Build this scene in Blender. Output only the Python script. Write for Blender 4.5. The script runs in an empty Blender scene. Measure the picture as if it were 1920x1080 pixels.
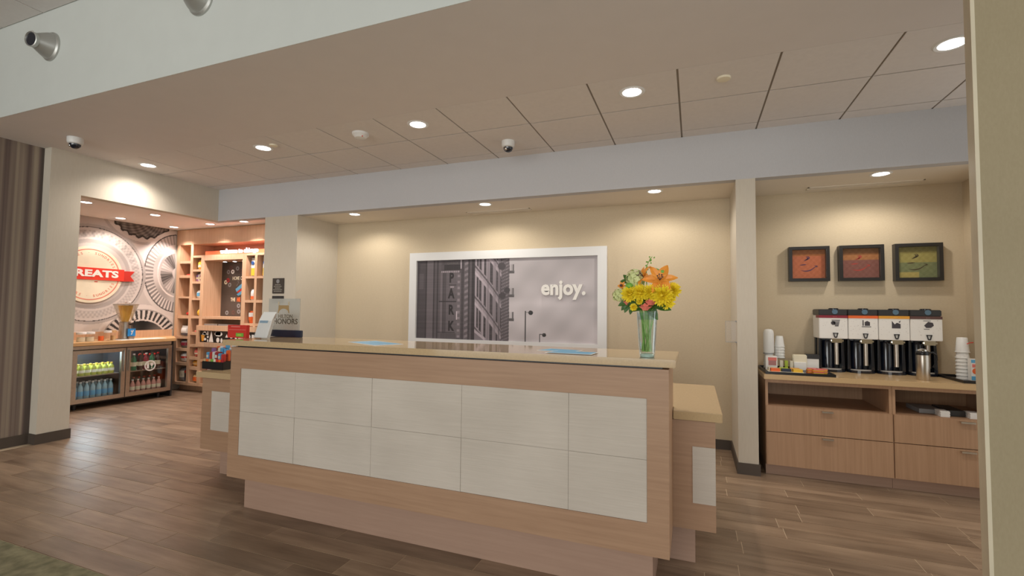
import bpy, bmesh, math, random
import numpy as np
from mathutils import Vector, Matrix
random.seed(7)
SC = bpy.context.scene
COL = SC.collection
PI = math.pi

# ---------------------------------------------------------------- camera
H = 1.384                                   # eye height
cam_d = bpy.data.cameras.new('camera'); cam = bpy.data.objects.new('camera', cam_d); COL.objects.link(cam)
cam_d.sensor_width = 36.0; cam_d.lens = 36.0 * 886.364 / 1920.0; cam_d.clip_start = 0.02; cam_d.clip_end = 200
R = ((0.9334, -0.0065, -0.3588), (0.3587, 0.0463, 0.9323), (0.0106, -0.9989, 0.0455))
m3 = Matrix(((R[0][0], -R[0][1], -R[0][2]), (R[1][0], -R[1][1], -R[1][2]), (R[2][0], -R[2][1], -R[2][2])))
cam.matrix_world = Matrix.Translation((0, 0, H)) @ m3.to_4x4()
SC.camera = cam

# ---------------------------------------------------------------- world, daylight, exposure
SC.view_settings.view_transform = 'Standard'; SC.view_settings.look = 'None'
SC.view_settings.exposure = 0.0; SC.view_settings.gamma = 1.0; SC.view_settings.use_curve_mapping = False
W = bpy.data.worlds.new('world'); SC.world = W; W.use_nodes = True
bg = W.node_tree.nodes['Background']
WORLD_STRENGTH = 0.95
bg.inputs[0].default_value = (0.98, 0.99, 0.97, 1); bg.inputs[1].default_value = WORLD_STRENGTH
def area_light(name, loc, rot, sx, sy, power, col):
    l = bpy.data.lights.new(name, 'AREA'); l.shape = 'RECTANGLE'; l.size = sx; l.size_y = sy; l.energy = power; l.color = col
    o = bpy.data.objects.new(name, l); COL.objects.link(o); o.location = loc; o.rotation_euler = rot; return o
# the lobby's glazed front, well behind the camera
area_light('lobby_daylight', (-2.5, -6.5, 1.9), (PI/2, 0, 0), 9.0, 3.2, 340, (0.98, 0.99, 0.96))
SPOT_W = 48.0            # desk ceiling downlights
ALC_W = 20.0             # alcove downlights
MKT_W = 44.0             # market downlights
WARM = (1.0, 0.91, 0.81)
ALC_COL = (1.0, 0.93, 0.82)
PINK = (1.0, 0.85, 0.79)

# ---------------------------------------------------------------- materials
def lin(c):
    c = c / 255.0
    return c / 12.92 if c <= 0.04045 else ((c + 0.055) / 1.055) ** 2.4
def C(r, g, b): return (lin(r), lin(g), lin(b), 1.0)
def nodes(name):
    m = bpy.data.materials.new(name); m.use_nodes = True
    nt = m.node_tree; return m, nt, nt.nodes['Principled BSDF']
def mat(name, c, rough=0.5, metal=0.0, spec=0.5, var=0.06, vscale=6.0, bump=0.0, bscale=60.0, emit=None, es=0.0):
    m, nt, b = nodes(name)
    b.inputs['Roughness'].default_value = rough; b.inputs['Metallic'].default_value = metal
    b.inputs['Specular IOR Level'].default_value = spec
    tc = nt.nodes.new('ShaderNodeTexCoord')
    n = nt.nodes.new('ShaderNodeTexNoise'); n.inputs['Scale'].default_value = vscale; n.inputs['Detail'].default_value = 3
    nt.links.new(tc.outputs['Object'], n.inputs['Vector'])
    r = nt.nodes.new('ShaderNodeValToRGB')
    r.color_ramp.elements[0].position = 0.3; r.color_ramp.elements[1].position = 0.7
    r.color_ramp.elements[0].color = tuple(x * (1 - var) for x in c[:3]) + (1,)
    r.color_ramp.elements[1].color = tuple(min(1, x * (1 + var)) for x in c[:3]) + (1,)
    nt.links.new(n.outputs['Fac'], r.inputs[0]); nt.links.new(r.outputs[0], b.inputs['Base Color'])
    if bump:
        n2 = nt.nodes.new('ShaderNodeTexNoise'); n2.inputs['Scale'].default_value = bscale
        nt.links.new(tc.outputs['Object'], n2.inputs['Vector'])
        bp = nt.nodes.new('ShaderNodeBump'); bp.inputs['Strength'].default_value = bump; bp.inputs['Distance'].default_value = 0.002
        nt.links.new(n2.outputs['Fac'], bp.inputs['Height']); nt.links.new(bp.outputs[0], b.inputs['Normal'])
    if emit:
        b.inputs['Emission Color'].default_value = emit; b.inputs['Emission Strength'].default_value = es
    return m
def grain(name, c1, c2, sc, rough=0.45, detail=6, rand=False, bump=0.0, coarse=0.35, spec=0.4, lo=0.3, hi=0.7):
    """streaky material: noise stretched by sc, mixed with a slow patchy noise"""
    m, nt, b = nodes(name); L = nt.links
    b.inputs['Roughness'].default_value = rough; b.inputs['Specular IOR Level'].default_value = spec
    tc = nt.nodes.new('ShaderNodeTexCoord'); mp = nt.nodes.new('ShaderNodeMapping'); mp.inputs['Scale'].default_value = sc
    vec = tc.outputs['Object']
    if rand:
        oi = nt.nodes.new('ShaderNodeObjectInfo'); mul = nt.nodes.new('ShaderNodeMath'); mul.operation = 'MULTIPLY'; mul.inputs[1].default_value = 37.0
        L.new(oi.outputs['Random'], mul.inputs[0]); ad = nt.nodes.new('ShaderNodeVectorMath'); ad.operation = 'ADD'
        L.new(vec, ad.inputs[0]); L.new(mul.outputs[0], ad.inputs[1]); vec = ad.outputs[0]
    L.new(vec, mp.inputs['Vector'])
    n = nt.nodes.new('ShaderNodeTexNoise'); n.inputs['Scale'].default_value = 1.0; n.inputs['Detail'].default_value = detail; n.inputs['Roughness'].default_value = 0.62
    L.new(mp.outputs[0], n.inputs['Vector'])
    n2 = nt.nodes.new('ShaderNodeTexNoise'); n2.inputs['Scale'].default_value = 2.2; n2.inputs['Detail'].default_value = 2
    L.new(vec, n2.inputs['Vector'])
    mx = nt.nodes.new('ShaderNodeMix'); mx.data_type = 'FLOAT'; mx.inputs[0].default_value = coarse
    L.new(n.outputs['Fac'], mx.inputs[2]); L.new(n2.outputs['Fac'], mx.inputs[3])
    r = nt.nodes.new('ShaderNodeValToRGB'); r.color_ramp.elements[0].position = lo; r.color_ramp.elements[1].position = hi
    r.color_ramp.elements[0].color = c1; r.color_ramp.elements[1].color = c2
    L.new(mx.outputs[0], r.inputs[0]); out = r.outputs[0]
    if rand:
        hsv = nt.nodes.new('ShaderNodeHueSaturation'); mr = nt.nodes.new('ShaderNodeMapRange')
        mr.inputs['To Min'].default_value = 0.82; mr.inputs['To Max'].default_value = 1.14
        L.new(oi.outputs['Random'], mr.inputs['Value']); L.new(mr.outputs[0], hsv.inputs['Value']); L.new(out, hsv.inputs['Color']); out = hsv.outputs[0]
    L.new(out, b.inputs['Base Color'])
    if bump:
        bp = nt.nodes.new('ShaderNodeBump'); bp.inputs['Strength'].default_value = bump; bp.inputs['Distance'].default_value = 0.003
        L.new(n.outputs['Fac'], bp.inputs['Height']); L.new(bp.outputs[0], b.inputs['Normal'])
    return m
def glass(name, tint=(1, 1, 1, 1), refl=0.10, rough=0.02):
    m, nt, b = nodes(name); L = nt.links; nt.nodes.remove(b)
    out = nt.nodes['Material Output']; t = nt.nodes.new('ShaderNodeBsdfTransparent'); t.inputs[0].default_value = tint
    g = nt.nodes.new('ShaderNodeBsdfGlossy'); g.inputs['Roughness'].default_value = rough; g.inputs[0].default_value = (0.95, 0.97, 1, 1)
    f = nt.nodes.new('ShaderNodeLayerWeight'); f.inputs[0].default_value = 0.25
    mr = nt.nodes.new('ShaderNodeMapRange'); mr.inputs['To Min'].default_value = refl * 0.5; mr.inputs['To Max'].default_value = min(1, refl * 5)
    L.new(f.outputs['Fresnel'], mr.inputs['Value'])
    mx = nt.nodes.new('ShaderNodeMixShader'); L.new(mr.outputs[0], mx.inputs[0]); L.new(t.outputs[0], mx.inputs[1]); L.new(g.outputs[0], mx.inputs[2])
    L.new(mx.outputs[0], out.inputs['Surface']); return m
def emis(name, col, s):
    m, nt, b = nodes(name)
    b.inputs['Base Color'].default_value = col; b.inputs['Emission Color'].default_value = col; b.inputs['Emission Strength'].default_value = s
    return m
def printed(name, rough=0.45, spec=0.35):
    m, nt, b = nodes(name)
    a = nt.nodes.new('ShaderNodeVertexColor'); a.layer_name = 'ink'
    nt.links.new(a.outputs[0], b.inputs['Base Color']); b.inputs['Roughness'].default_value = rough; b.inputs['Specular IOR Level'].default_value = spec
    return m

M = {}
M['wall'] = grain('woven_wallcovering', C(200, 191, 176), C(206, 198, 184), (120, 120, 12), 0.75, coarse=0.2, spec=0.2)
M['wall_alc'] = grain('sand_wallcovering', C(196, 180, 154), C(204, 189, 164), (60, 60, 160), 0.8, coarse=0.1, spec=0.15)
M['header'] = grain('pale_wallcovering', C(190, 190, 193), C(196, 196, 199), (160, 160, 60), 0.75, coarse=0.2, spec=0.2)
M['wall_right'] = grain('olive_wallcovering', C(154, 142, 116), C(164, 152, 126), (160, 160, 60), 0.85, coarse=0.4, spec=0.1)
M['fascia'] = mat('pale_paint', C(206, 210, 206), 0.6, var=0.015)
M['soffit'] = mat('gypsum_paint', C(220, 214, 211), 0.8, var=0.012)
M['tile'] = mat('ceiling_tile_board', C(224, 219, 216), 0.9, var=0.02, vscale=30, bump=0.15, bscale=150, spec=0.1)
M['tbar'] = mat('ceiling_grid_metal', C(140, 130, 118), 0.6)
M['ceil_alc'] = mat('alcove_ceiling_paint', C(226, 218, 206), 0.8, var=0.01)
M['base'] = mat('dark_rubber_base', C(78, 68, 60), 0.6)
M['plank'] = grain('wood_look_tile', C(108, 88, 71), C(172, 148, 125), (1.6, 16, 1), 0.33, rand=True, bump=0.06, coarse=0.35, spec=0.5)
M['grout'] = mat('tan_grout', C(204, 184, 158), 0.8)
M['carpet'] = mat('olive_carpet', C(134, 130, 106), 0.95, var=0.3, vscale=14, bump=0.8, bscale=400, spec=0.05)
M['oak'] = grain('oak_laminate_horizontal', C(158, 124, 98), C(178, 144, 116), (2.2, 2.2, 60), 0.42, coarse=0.25)
M['oak_v'] = grain('oak_laminate_upright', C(168, 132, 102), C(186, 150, 120), (70, 70, 2.0), 0.42, coarse=0.2)
M['oak_dark'] = grain('oak_laminate_plinth', C(160, 130, 112), C(172, 142, 123), (2.2, 2.2, 50), 0.5, coarse=0.2)  # pinkish oak tone of the plinths, grain horizontal
M['oak_shelf'] = grain('warm_oak_laminate', C(196, 158, 126), C(218, 182, 150), (40, 40, 2.4), 0.45, coarse=0.2)
M['quartz'] = mat('tan_quartz', C(192, 166, 128), 0.07, var=0.05, vscale=120, spec=0.6)
M['quartz_satin'] = mat('tan_quartz_satin', C(204, 174, 132), 0.22, var=0.03, vscale=120, spec=0.4)
M['stone'] = grain('limestone_tile', C(186, 176, 164), C(210, 200, 188), (5, 5, 170), 0.75, coarse=0.6, bump=0.45, spec=0.2, lo=0.25, hi=0.75)
M['stripe'] = None
M['white'] = mat('white_plastic', C(226, 226, 224), 0.4, var=0.01)
M['paper'] = mat('white_paper', C(236, 234, 230), 0.7, var=0.01)
M['frame_w'] = mat('white_frame', C(222, 223, 224), 0.45, var=0.01)
M['frame_k'] = mat('black_frame', C(40, 38, 38), 0.35)
M['black'] = mat('black_plastic', C(26, 26, 28), 0.3)
M['dark'] = mat('charcoal_plastic', C(52, 52, 54), 0.4)
M['gloss_black'] = mat('gloss_black', C(20, 26, 40), 0.12, spec=0.8)
M['steel'] = mat('brushed_steel', C(196, 188, 178), 0.32, metal=1.0, vscale=40)
M['chrome'] = mat('polished_chrome', C(220, 216, 210), 0.12, metal=1.0)
M['nickel'] = mat('satin_nickel', C(190, 190, 186), 0.42, metal=0.7)
M['glass'] = glass('clear_glass')
M['pane'] = glass('clear_pane', (0.96, 0.98, 0.98, 1), 0.07)
M['acrylic'] = glass('clear_acrylic', (0.96, 0.965, 0.97, 1), 0.02)
M['acrylic_thin'] = glass('thin_acrylic_sheet', (0.98, 0.98, 0.985, 1), 0.006, 0.1)
M['vase'] = glass('green_tinged_glass', (0.96, 0.99, 0.98, 1), 0.10)
M['water'] = glass('water', (0.97, 0.99, 0.985, 1), 0.04)
M['bluewater'] = glass('blue_tinged_water', (0.72, 0.86, 0.93, 1), 0.08)
M['lens'] = emis('lit_lens', (1.0, 0.97, 0.94, 1), 14.0)
M['lens_s'] = emis('lit_small_lens', (0.93, 0.96, 1.0, 1), 9.0)
M['signlit'] = emis('lit_letters', (1.0, 0.86, 0.92, 1), 0.85)
M['signor'] = emis('lit_orange_band', C(255, 112, 70), 0.75)
M['coolglow'] = emis('cool_tube', (0.75, 0.90, 1.0, 1), 7.0)
M['ink'] = printed('printed_ink'); M['ink_matt'] = printed('printed_wallpaper', 0.75, 0.1)
def colr(key, r, g, b, rough=0.45, **k):
    if key not in M: M[key] = mat(key, C(r, g, b), rough, **k)
    return M[key]
colr('red', 205, 52, 40); colr('orange', 236, 108, 48); colr('yellow', 236, 190, 60); colr('blue', 96, 172, 216); colr('navy', 38, 48, 70)
colr('sky_blue', 40, 140, 215); colr('green', 120, 178, 70); colr('lime', 180, 200, 60); colr('pink', 226, 120, 110); colr('maroon', 140, 40, 56)
colr('brown', 96, 66, 62); colr('tan', 206, 168, 118); colr('crimson', 170, 34, 44); colr('amber', 226, 160, 58); colr('teal', 40, 150, 120)
colr('cream', 232, 224, 200); colr('grey', 140, 140, 142); colr('charprint', 70, 66, 72); colr('gold', 168, 140, 96); colr('purple', 150, 110, 170)
colr('leafgreen', 66, 104, 42, 0.5, var=0.25, vscale=40); colr('stemgreen', 128, 172, 74, 0.45, var=0.2, vscale=40)
colr('palegreen', 214, 220, 156, 0.6, var=0.15, vscale=60); colr('mumyellow', 252, 224, 50, 0.55, var=0.1, vscale=60)
colr('lilyorange', 252, 160, 60, 0.45, var=0.12, vscale=30); colr('rosepink', 240, 130, 112, 0.5, var=0.12, vscale=40)
colr('bird_blue', 40, 84, 150); colr('board', 78, 68, 62, 0.6); colr('goldcup', 206, 170, 84); colr('juice', 240, 196, 84, 0.3)
def stripes():
    m, nt, b = nodes('striped_wallcovering'); L = nt.links
    tc = nt.nodes.new('ShaderNodeTexCoord'); mp = nt.nodes.new('ShaderNodeMapping'); mp.inputs['Scale'].default_value = (0, 7.0, 0.05)
    L.new(tc.outputs['Object'], mp.inputs['Vector'])
    n = nt.nodes.new('ShaderNodeTexNoise'); n.inputs['Scale'].default_value = 1.6; n.inputs['Detail'].default_value = 4; L.new(mp.outputs[0], n.inputs['Vector'])
    r = nt.nodes.new('ShaderNodeValToRGB'); e = r.color_ramp.elements
    e[0].position = 0.36; e[0].color = C(78, 68, 62); e[1].position = 0.66; e[1].color = C(168, 154, 134)
    x = e.new(0.46); x.color = C(104, 88, 82); x = e.new(0.55); x.color = C(138, 124, 110)
    L.new(n.outputs['Fac'], r.inputs[0]); L.new(r.outputs[0], b.inputs['Base Color']); b.inputs['Roughness'].default_value = 0.6
    return m
M['stripe'] = stripes()

# ---------------------------------------------------------------- mesh helpers
ORG = {}
class MB:
    def __init__(s): s.v = []; s.f = []
    def add(s, vs, fs):
        k = len(s.v); s.v += [tuple(p) for p in vs]; s.f += [tuple(i + k for i in f) for f in fs]; return s
    def box(s, x0, x1, y0, y1, z0, z1):
        if x0 > x1: x0, x1 = x1, x0
        if y0 > y1: y0, y1 = y1, y0
        if z0 > z1: z0, z1 = z1, z0
        return s.add([(x0, y0, z0), (x1, y0, z0), (x1, y1, z0), (x0, y1, z0), (x0, y0, z1), (x1, y0, z1), (x1, y1, z1), (x0, y1, z1)],
                     [(0, 3, 2, 1), (4, 5, 6, 7), (0, 1, 5, 4), (1, 2, 6, 5), (2, 3, 7, 6), (3, 0, 4, 7)])
    def prism(s, poly, axis, a, b):
        """poly: 2-D points; axis 'x' -> (y,z), 'y' -> (x,z), 'z' -> (x,y)"""
        def P(p, t): return (t, p[0], p[1]) if axis == 'x' else (p[0], t, p[1]) if axis == 'y' else (p[0], p[1], t)
        n = len(poly); vs = [P(p, a) for p in poly] + [P(p, b) for p in poly]
        fs = [tuple(range(n))[::-1], tuple(range(n, 2 * n))] + [(i, (i + 1) % n, n + (i + 1) % n, n + i) for i in range(n)]
        return s.add(vs, fs)
    def lathe(s, prof, c=(0, 0, 0), n=24, axis=None, closed=True):
        """prof: (r, t) along axis from c"""
        ax = Vector(axis or (0, 0, 1)).normalized(); u = ax.orthogonal().normalized(); w = ax.cross(u); c = Vector(c)
        vs = []; fs = []
        for r, t in prof:
            for i in range(n):
                a = 2 * PI * i / n; vs.append(c + ax * t + (u * math.cos(a) + w * math.sin(a)) * r)
        for k in range(len(prof) - 1):
            for i in range(n):
                j = (i + 1) % n; fs.append((k * n + i, k * n + j, (k + 1) * n + j, (k + 1) * n + i))
        if closed: fs.append(tuple(range(n))[::-1]); fs.append(tuple(range((len(prof) - 1) * n, len(prof) * n)))
        return s.add(vs, fs)
    def cyl(s, c, r, h, n=20, axis=None, r2=None): return s.lathe([(r, 0), (r if r2 is None else r2, h)], c, n, axis)
    def tube(s, pts, r, n=8, r2=None):
        pts = [Vector(p) for p in pts]; vs = []; fs = []; N = len(pts)
        up = None
        for k, p in enumerate(pts):
            d = (pts[min(k + 1, N - 1)] - pts[max(k - 1, 0)]).normalized()
            u = d.orthogonal().normalized() if up is None else (up - d * up.dot(d)).normalized()
            up = u; w = d.cross(u); rr = r if r2 is None else r + (r2 - r) * k / (N - 1)
            for i in range(n): a = 2 * PI * i / n; vs.append(p + (u * math.cos(a) + w * math.sin(a)) * rr)
        for k in range(N - 1):
            for i in range(n): j = (i + 1) % n; fs.append((k * n + i, k * n + j, (k + 1) * n + j, (k + 1) * n + i))
        fs.append(tuple(range(n))[::-1]); fs.append(tuple(range((N - 1) * n, N * n)))
        return s.add(vs, fs)
    def ball(s, c, rx, ry=None, rz=None, n=12, m=8):
        ry = ry or rx; rz = rz or rx; vs = [(c[0], c[1], c[2] - rz)]; fs = []
        for k in range(1, m):
            t = PI * k / m
            for i in range(n): a = 2 * PI * i / n; vs.append((c[0] + rx * math.sin(t) * math.cos(a), c[1] + ry * math.sin(t) * math.sin(a), c[2] - rz * math.cos(t)))
        vs.append((c[0], c[1], c[2] + rz)); top = len(vs) - 1
        for i in range(n):
            j = (i + 1) % n; fs.append((0, 1 + j, 1 + i)); fs.append((top, 1 + (m - 2) * n + i, 1 + (m - 2) * n + j))
            for k in range(m - 2): fs.append((1 + k * n + i, 1 + k * n + j, 1 + (k + 1) * n + j, 1 + (k + 1) * n + i))
        return s.add(vs, fs)
    def petal(s, base, d, nrm, L, w, curl=0.3, n=4, cup=0.15):
        """leaf/petal blade from base along d, face normal nrm, bending away from nrm at the tip"""
        d = Vector(d).normalized(); nrm = Vector(nrm); nrm = (nrm - d * nrm.dot(d)).normalized(); sd = d.cross(nrm); base = Vector(base); vs = []; fs = []
        for k in range(n + 1):
            t = k / n; c = base + d * (L * t) - nrm * (curl * L * t * t); ww = w * (math.sin(PI * (0.12 + 0.86 * t)) ** 0.8)
            for q in (-1, 0, 1): vs.append(c + sd * (ww * 0.5 * q) + nrm * (cup * ww * abs(q)))
        for k in range(n):
            for q in (0, 1): a = k * 3 + q; fs.append((a, a + 1, a + 4, a + 3))
        return s.add(vs, fs)
    def build(s, name, m, parent=None, smooth=False, bevel=0.0, kind=None, org=None, label=None, solid=0.0):
        o_ = Vector(ORG[parent.name]) if parent else Vector(org or (0, 0, 0))
        me = bpy.data.meshes.new(name); me.from_pydata([tuple(Vector(v) - o_) for v in s.v], [], s.f)
        bm = bmesh.new(); bm.from_mesh(me); bmesh.ops.recalc_face_normals(bm, faces=bm.faces)
        if bevel:
            es = [e for e in bm.edges if len(e.link_faces) == 2 and e.calc_face_angle(0) > 0.6]
            bmesh.ops.bevel(bm, geom=es, offset=bevel, segments=2, affect='EDGES', clamp_overlap=True)
        bm.to_mesh(me); bm.free()
        if smooth:
            for p in me.polygons: p.use_smooth = True
            try: me.set_sharp_from_angle(angle=math.radians(40))
            except Exception: pass
        me.materials.append(M[m] if isinstance(m, str) else m)
        o = bpy.data.objects.new(name, me); COL.objects.link(o)
        if parent: o.parent = parent; ORG[o.name] = tuple(o_)
        else: o.location = o_; ORG[o.name] = tuple(o_)
        if kind: o['kind'] = kind
        if label: o['label'] = label
        if solid:
            md = o.modifiers.new('thickness', 'SOLIDIFY'); md.thickness = solid
        return o
def thing(name, label, cat, loc=(0, 0, 0), group=None, rz=0.0, local=False):
    o = bpy.data.objects.new(name, None); COL.objects.link(o); o.location = loc; o.rotation_euler = (0, 0, rz)
    o.empty_display_size = 0.05; o['label'] = label; o['category'] = cat
    if group: o['group'] = group
    ORG[o.name] = (0, 0, 0) if local else tuple(loc)
    return o
def tag(o, label, cat, group=None):
    o['label'] = label; o['category'] = cat
    if group: o['group'] = group
    return o
def dup(root, loc, label=None, group=None, rz=None):
    r = root.copy(); COL.objects.link(r); r.location = loc
    if rz is not None: r.rotation_euler = (0, 0, rz)
    if label: r['label'] = label
    if group: r['group'] = group
    for ch in list(root.children):
        c = ch.copy(); COL.objects.link(c); c.parent = r
        for g in list(ch.children):
            d = g.copy(); COL.objects.link(d); d.parent = c
    return r
def struct(name, m, boxes, bevel=0.0, parent=None):
    b = MB()
    for q in boxes: b.box(*q)
    return b.build(name, m, parent, bevel=bevel, kind=None if parent else 'structure')
def text_mb(txt, size, pos, right, up, depth=0.002, fat=0.0, align='CENTER', mb=None, spacing=1.0, sx=1.0, shear=0.0):
    cu = bpy.data.curves.new('txt', 'FONT'); cu.body = txt; cu.size = size; cu.extrude = depth * 0.5; cu.offset = fat
    cu.align_x = align; cu.align_y = 'CENTER'; cu.space_character = spacing; cu.resolution_u = 3; cu.shear = shear
    ob = bpy.data.objects.new('txt', cu)
    me = bpy.data.meshes.new_from_object(ob)
    right = Vector(right).normalized(); up = Vector(up).normalized(); nr = right.cross(up); pos = Vector(pos)
    mb = mb or MB()
    mb.add([pos + right * (v.co.x * sx) + up * v.co.y + nr * (v.co.z + depth * 0.5) for v in me.vertices], [tuple(p.vertices) for p in me.polygons])
    bpy.data.objects.remove(ob); bpy.data.curves.remove(cu); bpy.data.meshes.remove(me)
    return mb
XR, ZU, YR = (1, 0, 0), (0, 0, 1), (0, 1, 0)
def print_grid(name, nu, nv, fn, place, m, parent):
    """flat print: a fine grid whose colour attribute is the printed picture; fn(u, t)->sRGB array 0..255, t from top"""
    u, t = np.meshgrid(np.linspace(0, 1, nu), np.linspace(0, 1, nv))
    rgb = np.clip(fn(u.ravel(), t.ravel()), 0, 255) / 255.0
    l = np.where(rgb <= 0.04045, rgb / 12.92, ((rgb + 0.055) / 1.055) ** 2.4)
    o_ = np.array(ORG[parent.name]); P = place(u.ravel(), t.ravel()) - o_
    i = np.arange(nu * nv).reshape(nv, nu); F = np.stack([i[1:, :-1], i[1:, 1:], i[:-1, 1:], i[:-1, :-1]], -1).reshape(-1, 4)
    me = bpy.data.meshes.new(name); me.from_pydata(P.tolist(), [], F.tolist())
    a = me.color_attributes.new('ink', 'FLOAT_COLOR', 'POINT')
    a.data.foreach_set('color', np.concatenate([l, np.ones((len(l), 1))], 1).astype(np.float32).ravel())
    me.materials.append(M[m]); o = bpy.data.objects.new(name, me); COL.objects.link(o); o.parent = parent; ORG[o.name] = tuple(o_)
    return o
def spot(name, parent, loc, power, col, angle=120, blend=0.7, radius=0.045):
    l = bpy.data.lights.new(name, 'SPOT'); l.energy = power; l.color = col; l.spot_size = math.radians(angle); l.spot_blend = blend; l.shadow_soft_size = radius
    o = bpy.data.objects.new(name, l); COL.objects.link(o); o.parent = parent
    o.location = Vector(loc) - Vector(ORG[parent.name]); return o

# ================================================================ SETTING
YB = 4.552; ZC = 2.984; ZO = 2.55; YA = 5.28; XL = -6.08; ZM = 2.65; XM = -8.07; YS = 5.32
floor = struct('floor', 'grout', [(-8.4, 3.4, -7, 6.0, -0.12, -0.0015)])
# wood-look tile planks 0.915 x 0.149, running along x
Lp, Wp = 0.915, 0.1495
offs = {0: -2.43, 1: -2.02, -1: -1.77, -2: -2.945, -3: -3.14}
plank_mesh = {}
def plank_me(L, w):
    k = (round(L, 3), round(w, 3))
    if k not in plank_mesh:
        b = MB().box(0, L, 0, w, -0.01, 0)
        me = bpy.data.meshes.new('plank'); me.from_pydata(b.v, [], b.f); me.materials.append(M['plank']); plank_mesh[k] = me
    return plank_mesh[k]
y0r = 2.18; g_ = 0.0045
far = MB(); npl = 0
for k in range(-5, 25):
    y = y0r + k * Wp
    ya, yb = y + g_ / 2, y + Wp - g_ / 2
    if ya < 1.43: continue
    off = offs.get(k, -2.4 + random.choice((0.13, 0.3, 0.46, 0.61, 0.78)) + 0.05 * random.random())
    xlo = -6.1 if y < 2.9 else -8.1
    xhi = 1.0 if y < 2.1 else 2.4
    i0 = math.floor((xlo - off) / Lp)
    x = off + i0 * Lp
    while x < xhi:
        a, b_ = max(x + g_ / 2, xlo), min(x + Lp - g_ / 2, xhi)
        if b_ - a > 0.05:
            if y < 4.35:
                o = bpy.data.objects.new('plank', plank_me(b_ - a, yb - ya)); COL.objects.link(o); o.parent = floor; o.location = (a, ya, 0); npl += 1
            else:
                far.box(a, b_, ya, yb, -0.01, 0)
        x += Lp
far.build('plank_field', 'plank', floor, kind='stuff')
struct('carpet', 'carpet', [(-6.15, 1.2, -4.5, 1.575, -0.0035, 0.004)])
floor['label'] = 'brown wood-look tile floor laid in staggered planks'

# left side
struct('wall_left', 'wall', [(XL - 0.12, XL, 2.735, 3.0, 0, ZC), (XL - 0.12, XL, 3.0, YB, ZO, ZC)])
struct('wall_left_striped', 'stripe', [(-6.34, -6.2, -6, 2.735, 0, 3.78)])
MB().box(-6.2, -6.192, 2.36, 2.385, 0.1, ZC).build('trim_1', mat('pale_seam', C(150, 140, 124), 0.5), kind='structure')
struct('baseboard_left', 'base', [(XL, XL + 0.012, 2.735, 3.0, 0, 0.1), (-6.2, XL + 0.012, 2.723, 2.735, 0, 0.1), (-6.2, -6.188, -4, 2.723, 0, 0.1), (XL - 0.12, XL + 0.012, 3.0, 3.012, 0, 0.1)])
# market room
struct('wall_market_left', 'wall', [(XM - 0.12, XM, 2.3, 5.8, 0, ZM)])
struct('wall_market_back', 'wall', [(XM, -5.21, 5.7, 5.8, 0, ZM)])
struct('wall_market_front', 'wall', [(XM, -6.34, 2.3, 2.4, 0, ZM)])
struct('ceiling_market', mat('market_ceiling_paint', C(234, 230, 228), 0.8, var=0.01), [(XM, XL - 0.16, 2.4, 5.7, ZM, ZM + 0.08), (XL - 0.16, XL - 0.12, 3.0, 5.7, ZM, ZM + 0.08), (XL - 0.12, -5.21, YB + 0.1, 5.7, ZM, ZM + 0.08)])
# back wall: header over the alcoves, the column by the market, the narrow pillar
struct('wall_back', 'header', [(XL - 0.12, 3.2, YB, YB + 0.1, ZO, ZC)])
struct('wall_back_column', 'wall', [(-5.21, -4.66, YB, 5.7, 0, ZO)])
struct('wall_pillar', 'wall', [(0.35, 0.506, YB, YA, 0, ZO)])
struct('wall_alcove', 'wall_alc', [(-4.66, 2.32, YA, YA + 0.1, 0, ZO)])
struct('wall_alcove_right', 'wall_alc', [(2.22, 2.32, YB + 0.1, YA, 0, ZO)])
struct('ceiling_alcove', 'ceil_alc', [(-4.66, 2.32, YB + 0.1, YA + 0.1, ZO, ZO + 0.1)])
struct('baseboard_back', 'base', [(-4.65, 0.35, YA - 0.012, YA, 0, 0.095), (0.338, 0.518, YB - 0.012, YB, 0, 0.095), (0.338, 0.35, YB, YA - 0.012, 0, 0.095),
                                  (0.506, 0.518, YB, YA, 0, 0.095), (-5.222, -4.648, YB - 0.012, YB, 0, 0.095), (-4.66, -4.648, YB, YA - 0.012, 0, 0.095)])
# right-hand wall end, close to the viewer
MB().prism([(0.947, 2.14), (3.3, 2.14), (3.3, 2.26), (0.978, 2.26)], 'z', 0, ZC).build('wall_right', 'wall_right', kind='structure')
MB().prism([(0.938, 2.138), (0.95, 2.138), (0.978, 2.258), (0.972, 2.262)], 'z', 0, ZC).build('trim_2', mat('corner_guard', C(206, 196, 172), 0.5), kind='structure')
# ceilings
struct('ceiling_soffit', 'soffit', [(-6.34, 3.3, 2.144, 3.238, ZC, ZC + 0.08)])
struct('wall_fascia', 'fascia', [(-6.34, 3.3, 2.14, 2.144, ZC, 3.79), (-6.34, 3.3, 2.144, 2.2, ZC + 0.08, 3.79)])
ceil = struct('ceiling', 'tbar', [(XL - 0.1, 3.3, 3.238, YB + 0.1, ZC + 0.006, ZC + 0.08)])
XG = [-6.17, -5.575, -4.966, -4.356, -3.746, -3.137, -2.528, -1.918, -1.309, -0.699, -0.093, 0.5165, 1.135, 1.745, 2.355, 2.9]
YG = [3.238, 3.785, 4.395, YB]
for i in range(len(XG) - 1):
    for j in range(3):
        x0, x1 = XG[i] + (0.007 if i else 0), XG[i + 1] - 0.007
        y0, y1 = YG[j] + (0.002 if j == 0 else 0.007), YG[j + 1] - (0.007 if j < 2 else 0.0)
        x0 = max(x0, XL)
        MB().box(x0, x1, y0, y1, ZC, ZC + 0.012).build('tile', 'tile', ceil)
clob = struct('ceiling_lobby', 'tbar', [(-8, 3.3, -6, 2.14, 3.786, 3.86)])
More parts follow.
